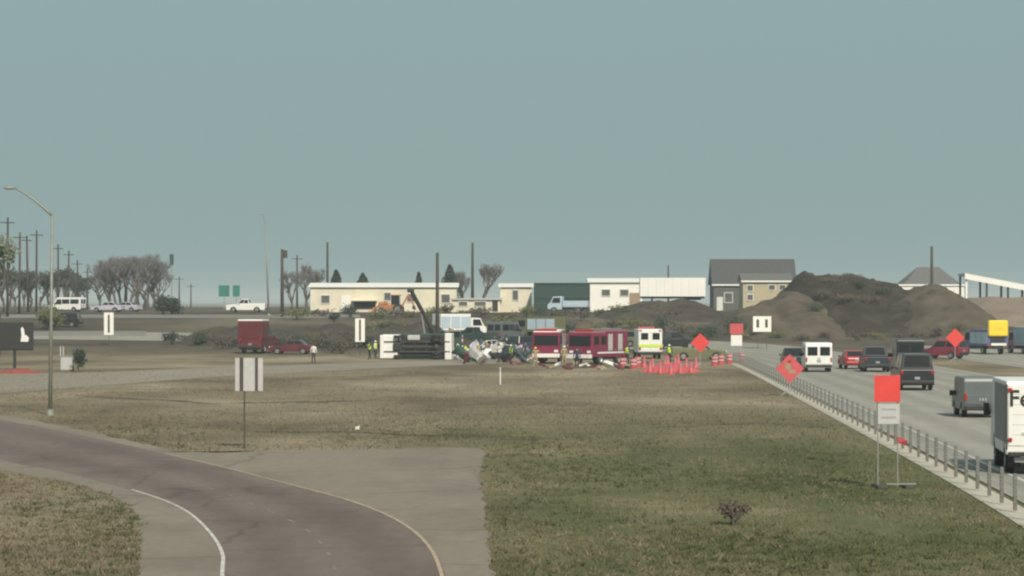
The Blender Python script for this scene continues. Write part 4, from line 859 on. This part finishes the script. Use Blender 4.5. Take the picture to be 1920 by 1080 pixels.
# rescue body box on the red pickup
rp = [o for o in COL.objects if o.get('label', '').startswith('dark red rescue')][0]
MB().box((0, -1.75, 1.95), (2.3, 2.1, 1.5)).build('rescue_body', M['dred'], rp, .05); MB().box((0, -1.75, 2.76), (2.3, 2.1, .14)).build('body_roof', M['whitew'], rp, .03)
for s in (-1, 1): MB().box((s*.58, -2.81, 1.95), (1.0, .02, 1.2)).build('rear_door', M['dred'], rp, .008)
rp.scale = (1.18, 1.18, 1.28)
def work_truck(name, label, p, rz, cabm, boxm, boxh=2.0, L=6.4, board=None, cat='truck'):
    t = thing(name, label, cat, p, rz); Wd = 2.3
    MB().box((0, 0, .72), (1.5, L-.2, .25)).build('chassis', M['black'], t)
    c = L/2-1.1; MB().prism([(c-1.0, .55), (c+1.1, .55), (c+1.1, 1.3), (c+.75, 1.5), (c+.3, 2.4), (c-1.0, 2.45)], -1.05, 1.05).build('cab', cabm, t, .1)
    for s in (-1, 1):
        q = [(s*1.052, c-.75, 1.5), (s*1.052, c+.5, 1.5), (s*1.052, c+.2, 2.25), (s*1.052, c-.75, 2.25)]; glassq(t, 'cab_window', q if s > 0 else q[::-1])
        for y in (c+.2, -L/2+1.4): wheel(t, s*(Wd/2-.2), y, .45, .3)
        MB().box((s*.7, c+1.1, 1.05), (.35, .06, .2)).build('headlight', M['head'], t); MB().box((s*.95, -L/2-.02, .95), (.25, .06, .18)).build('tail_light', M['tail'], t)
    a = Vector((0, c+.75, 1.5)); b = Vector((0, c+.3, 2.4)); n = Vector((0, .9, .45)).normalized()*.004; a, b = a.lerp(b, .08)+n, a.lerp(b, .92)+n
    glassq(t, 'windscreen', [(.9, a.y, a.z), (-.9, a.y, a.z), (-.85, b.y, b.z), (.85, b.y, b.z)])
    y1 = c-1.1; y0 = -L/2; bx = MB().box((0, (y0+y1)/2, .9+boxh/2), (Wd, y1-y0, boxh)).build('box_body', boxm, t, .04)
    for i in range(3):
        for s in (-1, 1): MB().box((s*(Wd/2+.012), y0+(i+.5)*(y1-y0)/3, .9+boxh*.5), (.03, (y1-y0)/3-.12, boxh*.7)).build('side_panel', M['sky_blue'], t)
    if board:
        MB().box((0, y0-.08, 2.75), (2.2, .5, 1.7)).build('message_board', M['yellow'], t, .24, False, 4); MB().tube([(0, y0+.1, .9+boxh), (0, y0+.1, 3.2)], .06, 8).build('board_mast', M['black'], t)
        for x, z in ((-.35, 2.75), (.0, 2.75), (.35, 2.75)): MB().lathe([(.001, -.03), (.1, -.03), (.1, .02)], 10, 'X').build('lamp', M['amber'], t).matrix_local = Matrix.Translation((x, y0-.34, z)) @ Matrix.Rotation(R(-90), 4, 'Z')
        MB().box((0, y0-.03, 1.55), (1.6, .05, .8)).build('rear_panel', M['black'], t); MB().box((.1, y0-.06, 1.08), (1.7, .05, .25)).build('rear_stripe', M['white'], t)
        MB().box((0, y0-.12, .7), (2.2, .3, .2)).build('bumper', M['black'], t, .03)
    return t
work_truck('work_truck', 'blue work truck with pale side panels and a round-cornered yellow warning board', hit(1846, 664), R(14), M['blue'], M['blue'], 1.7, 6.8, True)
work_truck('box_truck', 'pink box truck following the blue work truck, cut by the picture edge', hit(1925, 664), R(12), M['pink'], M['lav'], 2.0, 6.0)
work_truck('box_truck', 'pale blue truck standing sideways before the dark green container', gpt(1066, 416), R(80), M['sky_blue'], M['sky_blue'], .9, 5.8)
# backhoe in the yard
def backhoe():
    p = gpt(738, 412); t = thing('backhoe_loader', 'rusty orange backhoe loader before the long cream house', 'digger', p, R(85))
    MB().box((0, .4, 1.0), (1.2, 3.2, .7)).build('body', M['rust'], t, .08); MB().box((0, 1.5, 1.5), (.9, 1.2, .5)).build('bonnet', M['rust'], t, .08)
    MB().box((0, -.3, 2.0), (1.25, 1.2, 1.3)).build('cab_glass', M['glass'], t, .05); MB().box((0, -.3, 2.7), (1.45, 1.5, .12)).build('cab_roof', M['rust'], t, .04)
    for s in (-1, 1): wheel(t, s*.85, -.7, .72, .42); wheel(t, s*.8, 1.7, .48, .32)
    MB().prism([(2.6, .2), (3.4, .15), (3.3, .3), (2.9, .5), (2.85, .95), (2.65, 1.0)], -1.1, 1.1).build('front_bucket', M['rust'], t)
    for s in (-1, 1): MB().tube([(s*.6, .6, 1.5), (s*.6, 1.9, 1.4), (s*.6, 2.75, .6)], .09, 6).build('loader_arm', M['rust'], t)
    MB().tube([(0, -1.2, 1.1), (0, -2.1, 2.7)], .13, 6).build('boom', M['rust'], t); MB().tube([(0, -2.1, 2.7), (0, -2.9, 1.2)], .1, 6).build('dipper', M['rust'], t)
    MB().prism([(-3.2, .6), (-2.7, .7), (-2.7, 1.2), (-3.0, 1.25)], -.3, .3).build('rear_bucket', M['dsteel'], t)
backhoe()
# wreckage: crumpled panels, a tyre or two, boxes
def crumple(seed, sx, sy, sz, m, name, label, px, py, rot, group):
    rd = random.Random(seed); n = 5; vs = []; fs = []
    for k in (0, 1):
        for j in range(n):
            for i in range(n): vs.append(Vector(((i/(n-1)-.5)*sx+rd.gauss(0, .06*sx), (j/(n-1)-.5)*sy+rd.gauss(0, .06*sy), (k-.5)*sz+rd.gauss(0, .10*max(sz, .3)))))
    I = lambda k, j, i: k*n*n+j*n+i
    for j in range(n-1):
        for i in range(n-1): fs += [(I(0, j, i), I(0, j+1, i), I(0, j+1, i+1), I(0, j, i+1)), (I(1, j, i), I(1, j, i+1), I(1, j+1, i+1), I(1, j+1, i))]
    for i in range(n-1): fs += [(I(0, 0, i), I(0, 0, i+1), I(1, 0, i+1), I(1, 0, i)), (I(0, n-1, i+1), I(0, n-1, i), I(1, n-1, i), I(1, n-1, i+1)), (I(0, i+1, 0), I(0, i, 0), I(1, i, 0), I(1, i+1, 0)), (I(0, i, n-1), I(0, i+1, n-1), I(1, i+1, n-1), I(1, i, n-1))]
    p = hit(px, py); rm = Matrix.Rotation(rot[2], 3, 'Z') @ Matrix.Rotation(rot[0], 3, 'X') @ Matrix.Rotation(rot[1], 3, 'Y')
    vs = [rm @ v for v in vs]; zmin = min(v.z for v in vs); vs = [(v.x, v.y, v.z-zmin-.06) for v in vs]
    me = bpy.data.meshes.new(name); me.from_pydata(vs, [], fs); o = obj(name, me, m); o.location = p; return tag(o, label, 'wreckage', group)
cols = [('lav', 'pale lavender'), ('dgreen', 'dark green'), ('lgrey', 'light grey'), ('maroon', 'maroon'), ('black', 'black'), ('white', 'white'), ('olive', 'olive'), ('navy', 'dark blue')]
for i in range(40):
    m, cn = cols[i % len(cols)]; flat = i % 3 == 0
    crumple(300+i, random.uniform(.6, 1.8), random.uniform(.5, 1.2), .08 if flat else random.uniform(.3, .9), M[m], 'wreckage_piece', 'crumpled '+cn+' piece of wreckage between the overturned truck and the fire engines', 855+i*3.9+random.uniform(-10, 10), random.uniform(660, 684), (random.uniform(-1, 1), random.uniform(-1, 1), random.uniform(0, 6)), cn+' wreckage pieces')
for i in range(14):
    m, cn = [('white', 'white'), ('dred', 'dark red'), ('timber', 'tan')][i % 3]
    crumple(360+i, random.uniform(.5, 1.3), .6, .12, M[m], 'wreckage_piece', 'flattened '+cn+' scrap lying on the ground before the fire engines', 1000+i*16, random.uniform(684, 694), (random.uniform(-.5, .5), random.uniform(-.5, .5), random.uniform(0, 6)), cn+' scraps before the engines')
for i, (px, py, rz, top, vest, hat, arm) in enumerate(((872, 680, 40, 'shirtd', 'lime', None, 1), (896, 682, 150, 'tan', None, 'yellow', 0), (935, 680, -70, 'shirtw', None, None, 1), (958, 683, 100, 'shirtd', 'lime', 'white', 0), (1004, 690, 10, 'tan', None, 'yellow', 1), (1082, 690, 190, 'shirtd', None, None, 0), (1255, 682, -40, 'shirtd', 'lime', 'white', 0))):
    lab = ['person in a high-visibility vest pointing at the wreckage beside the overturned truck', 'person in a tan coat and yellow helmet amid the wreckage near the green pickup truck', 'person in a white shirt reaching out beside the wrecked silver car', 'person in a high-visibility vest and white helmet before the dark blue sport utility car', 'person in a tan coat and yellow helmet at the corner of the white roofed engine', 'person in a dark uniform walking between the two fire engines', 'person in a vest and white helmet behind the traffic cones'][i]
    person(lab, px, py, R(rz), top, 'tan' if top == 'tan' else 'jeans', vest, arm, hat)
def barrel(label, px, py, m, grp):
    t = thing('drum_barrel', label, 'barrel', hit(px, py), random.uniform(0, 3), grp); MB().lathe([(.001, 0), (.29, 0), (.29, .28), (.31, .3), (.29, .32), (.29, .58), (.31, .6), (.29, .62), (.29, .88), (.001, .88)], 14, 'Z').build('drum', M[m], t)
    for z in (.42, .72): MB().lathe([(.296, z-.06), (.296, z+.06)], 14, 'Z').build('band', M['lgrey'], t)
for i, (px, py) in enumerate(((1340, 686), (1352, 684), (1368, 682), (1390, 680), (1168, 690), (1188, 692), (1196, 688))):
    barrel('orange drum barrel with pale bands by the faded orange sign' if i < 4 else 'orange drum barrel with pale bands before the white ambulance', px, py, 'coral', 'drum barrels closing the lane' if i < 4 else 'drum barrels before the ambulance')
work_truck('box_truck', 'white box truck stopped behind the green pickup truck', hit(862, 634), R(-62), M['white'], M['whitew'], 2.0, 6.2)
work_truck('box_truck', 'olive box truck stopped behind the white roofed fire engine', hit(1010, 636), R(55), M['olive'], M['olive'], 1.8, 6.2)
car('sedan', 'maroon saloon standing sideways behind the two fire engines', 'car', hit(1085, 645), R(85), M['maroon'], 4.6, 1.85, 1.5, .98, 'sedan')
car('pickup_truck', 'black pickup truck parked beyond the ambulance near the orange and white sign', 'pickup', hit(1262, 655), R(-78), M['charcoal'], 5.5, 2.0, 1.95, 1.2, 'pickup', r=.42)
for i in range(26):
    px = 690+i*27+random.uniform(-10, 10); bush('thicket', 'dark tangled thicket growing behind the line of stopped rescue vehicles', hit(px, random.uniform(612, 640)), random.uniform(1.2, 2.2), random.uniform(.9, 2.0), 420, random.choice(['leafd', 'leafb', 'leafo', 'leafb']), 520+i, .17, 'thickets behind the rescue vehicles')
# traffic cones and a heap of coral safety fence
cone = thing('traffic_cone', 'coral red traffic cone in the cluster at the end of the verge', 'traffic cone', (0, 0, 0), 0, 'traffic cones in the cluster')
MB().box((0, 0, .03), (.55, .55, .06)).build('base', M['coral'], cone, .01); MB().lathe([(.24, .06), (.06, .95), (.001, .96)], 12, 'Z').build('cone_body', M['coral'], cone, smooth=True)
MB().lathe([(.158, .48), (.118, .68)], 12, 'Z').build('collar', M['pink'], cone)
spots = [(1208, 690), (1224, 694), (1238, 701), (1247, 692), (1258, 703), (1266, 690), (1276, 700), (1287, 693), (1296, 700), (1219, 699), (1305, 690), (1252, 686), (1272, 684)]
for i, s in enumerate(spots):
    c = cone if i == 0 else copy_tree(cone); c.location = hit(*s); c.rotation_euler = (0, 0, random.uniform(0, 1.5))
def fence_heap(name, label, px, py, L, Wd, H, m, seed):
    rd = random.Random(seed); n, k = 40, 12; vs = []; fs = []; p = hit(px, py)
    for j in range(k):
        for i in range(n):
            x = (i/(n-1)-.5)*L; y = (j/(k-1)-.5)*Wd; e = (1-(2*i/(n-1)-1)**2)*(1-(2*j/(k-1)-1)**2)
            vs.append((x, y+mn.noise(Vector((x*.8, y, seed)))*.4, -.04+H*e*(.5+.6*abs(mn.noise(Vector((x*1.6, y*1.6, seed)))))+e*.1*rd.random()))
    fs = [(j*n+i, j*n+i+1, (j+1)*n+i+1, (j+1)*n+i) for j in range(k-1) for i in range(n-1)]
    me = bpy.data.meshes.new(name); me.from_pydata(vs, [], fs); o = obj(name, me, m); o.location = p; return tag(o, label, 'safety fence')
fence_heap('fallen_fence', 'crumpled heap of coral plastic safety fence under the traffic cones', 1258, 697, 5.2, 3.4, .9, M['coral'], 5)
fence_heap('fallen_fence', 'strip of red plastic safety fence at the foot of the black sign board', 35, 700, 4.2, 3.0, .5, M['redf'], 8)
# utility cabinet and marker posts at the left roadside
p = hit(122, 696); t = thing('utility_cabinet', 'grey green utility cabinet with two posts beside the dark shrub', 'utility box', p)
MB().box((.15, 0, .62), (1.1, .6, 1.24)).build('cabinet', mat('cabinet_green', (.17, .19, .16), .6, .1), t, .04); MB().box((.15, -.31, .62), (.9, .03, 1.0)).build('door', M['lgrey'], t, .01)
for x in (-.35, -.12): MB().tube([(x, -.1, 0), (x, -.1, 2.0)], .05, 8).build('post', M['lgrey'], t)
# cars at the far left
GL = None
car('sedan', 'white car parked on the far slope above the narrow white sign', 'car', gpt(202, 432), R(80), M['lav'], 4.7, 1.85, 1.5, .98, 'sedan')
car('sedan', 'pale lavender car parked near the dense leafless clump', 'car', gpt(236, 440), R(70), M['lav'], 4.7, 1.85, 1.5, .98, 'sedan')
van('panel_van', 'white van parked beneath the scrubby trees by the pole row', gpt(126, 436), R(75), M['white'], 5.2, 2.0, 2.2)
car('off_road_car', 'dark sport utility car parked behind the black sign board', 'car', gpt(118, 372), R(85), M['charcoal'], 4.7, 1.9, 1.8, 1.05, 'suv')
o = crumple(501, .16, .2, .12, M['white'], 'litter', 'small white scrap of litter on the dry field', 670, 806, (0, 0, 0), None); o['category'] = 'litter'

# ---------------------------------------------------------------- grass blades on the verge and in the field
def in_poly(P, x, y):
    c = np.zeros(len(x), bool); n = len(P)
    for i in range(n):
        x0, y0, x1, y1 = P[i].x, P[i].y, P[i-1].x, P[i-1].y
        c ^= ((y0 > y) != (y1 > y)) & (x < (x1-x0)*(y-y0)/((y1-y0) or 1e-9)+x0)
    return c
def blades(name, label, n, d0, d1, hgt, wid, m, seed, green):
    r = np.random.default_rng(seed); u = r.random(n); d = 1/(1/d0+(1/d1-1/d0)*u); px = r.uniform(-60, 1980, n); x = (px-960)/F*d
    road_poly = rs+ls[::-1]
    keep = ~in_poly(road_poly, x, d)
    bx = np.interp(d, [b.y for b in bar], [b.x for b in bar]); keep &= x < bx-.5
    cl = np.array([mn.noise(Vector((a*.5, b*.22, seed))) for a, b in zip(x, d)]); keep &= cl > r.uniform(-.7, .35, n)
    keep &= ((x > -7) | (r.random(n) < .5)) if green else ((x < -5) | (d > 135) | (r.random(n) < .22))
    x, d = x[keep], d[keep]; n = len(x); sc = 1+ (d-d0)/d0*.35
    h = hgt*r.uniform(.4, 1.3, n)*sc; w = wid*r.uniform(.6, 1.4, n)*sc; a = r.uniform(0, 6.28, n); lx, ly = r.normal(0, .5, n)*h, r.normal(0, .5, n)*h
    v = np.empty((n, 3, 3)); ca, sa = np.cos(a)*w, np.sin(a)*w
    v[:, 0] = np.stack([x-ca, d-sa, np.full(n, -.01)], 1); v[:, 1] = np.stack([x+ca, d+sa, np.full(n, -.01)], 1); v[:, 2] = np.stack([x+lx, d+ly, h], 1)
    me = bpy.data.meshes.new(name); me.vertices.add(n*3); me.vertices.foreach_set('co', v.ravel()); me.loops.add(n*3); me.loops.foreach_set('vertex_index', np.arange(n*3, dtype=np.int32))
    me.polygons.add(n); me.polygons.foreach_set('loop_start', np.arange(0, n*3, 3, dtype=np.int32)); me.update(calc_edges=True); me.validate()
    o = obj(name, me, m); o['kind'] = 'stuff'; tag(o, label, 'grass'); return o
GR = soil('green_grass_blades', [(.088, .104, .040), (.125, .135, .060), (.18, .17, .088)], .16, 0, (1, .45, 1))
DR = soil('dry_grass_blades', [(.165, .135, .092), (.235, .193, .133), (.30, .25, .175)], .12, 0, (1, .45, 1))
blades('grass', 'short mown grass of the verges', 150000, 55, 150, .06, .012, GR, 1, True)
blades('dry_grass', 'dry straw coloured grass of the field and verges', 120000, 55, 235, .06, .014, DR, 2, False)

def tufts(name, label, n, d0, d1, m, seed, hgt, straw=False):
    r = random.Random(seed); mb = MB(); road_poly = rs+ls[::-1]
    P = []
    while len(P) < n:
        d = 1/(1/d0+(1/d1-1/d0)*r.random()); x = r.uniform(-1020, 1020)/F*d
        if mn.noise(Vector((x*.16, d*.07, seed))) < r.uniform(-.15, .35): continue
        if x > np.interp(d, [b.y for b in bar], [b.x for b in bar])-.55: continue
        if straw and x > -5 and d < 130 and r.random() < .75: continue
        P.append((x, d))
    X = np.array(P); k = ~in_poly(road_poly, X[:, 0], X[:, 1])
    for x, d in X[k]:
        R_t = r.uniform(.06, .2); hh = hgt*r.uniform(.5, 1.3)
        for _ in range(9):
            a = r.uniform(0, 6.28); q = r.random()*R_t; bx, by = x+q*math.cos(a), d+q*math.sin(a); w = r.uniform(.008, .02); o = r.uniform(0, 6.28); ln = R_t*r.uniform(.3, 1.5)
            mb.add([(bx-w*math.cos(o), by-w*math.sin(o), -.01), (bx+w*math.cos(o), by+w*math.sin(o), -.01), (bx+ln*math.cos(a), by+ln*math.sin(a), hh*r.uniform(.5, 1.1))], [(0, 1, 2)])
    me = bpy.data.meshes.new(name); me.from_pydata(mb.v, [], mb.f); o = obj(name, me, m); o['kind'] = 'stuff'; tag(o, label, 'grass')
tufts('grass_tufts', 'darker green tufts standing out of the mown verges', 5000, 55, 140, soil('green_tufts', [(.066, .080, .030), (.095, .108, .045), (.13, .13, .062)], .5, 0), 3, .12)
tufts('straw_tufts', 'pale straw tufts standing out of the dry grass', 5000, 55, 190, soil('straw_tufts', [(.17, .14, .09), (.24, .20, .135), (.32, .27, .19)], .5, 0), 4, .11, True)

# ---------------------------------------------------------------- hazy air
hz = MB().box((0, 5000, 10.5), (14000, 11000, 29)).build('haze', None); hz['kind'] = 'stuff'
hz.location.z = 0; tag(hz, 'thin pale haze in the air over the whole place', 'haze')
hm = bpy.data.materials.new('haze'); hm.use_nodes = True; t = hm.node_tree
for n in list(t.nodes):
    if n.type == 'BSDF_PRINCIPLED': t.nodes.remove(n)
pv = t.nodes.new('ShaderNodeVolumePrincipled'); pv.inputs['Color'].default_value = (.86, .95, .96, 1); pv.inputs['Density'].default_value = .00028; pv.inputs['Anisotropy'].default_value = .0
t.links.new(pv.outputs[0], [n for n in t.nodes if n.type == 'OUTPUT_MATERIAL'][0].inputs['Volume'])
hz.data.materials.append(hm)
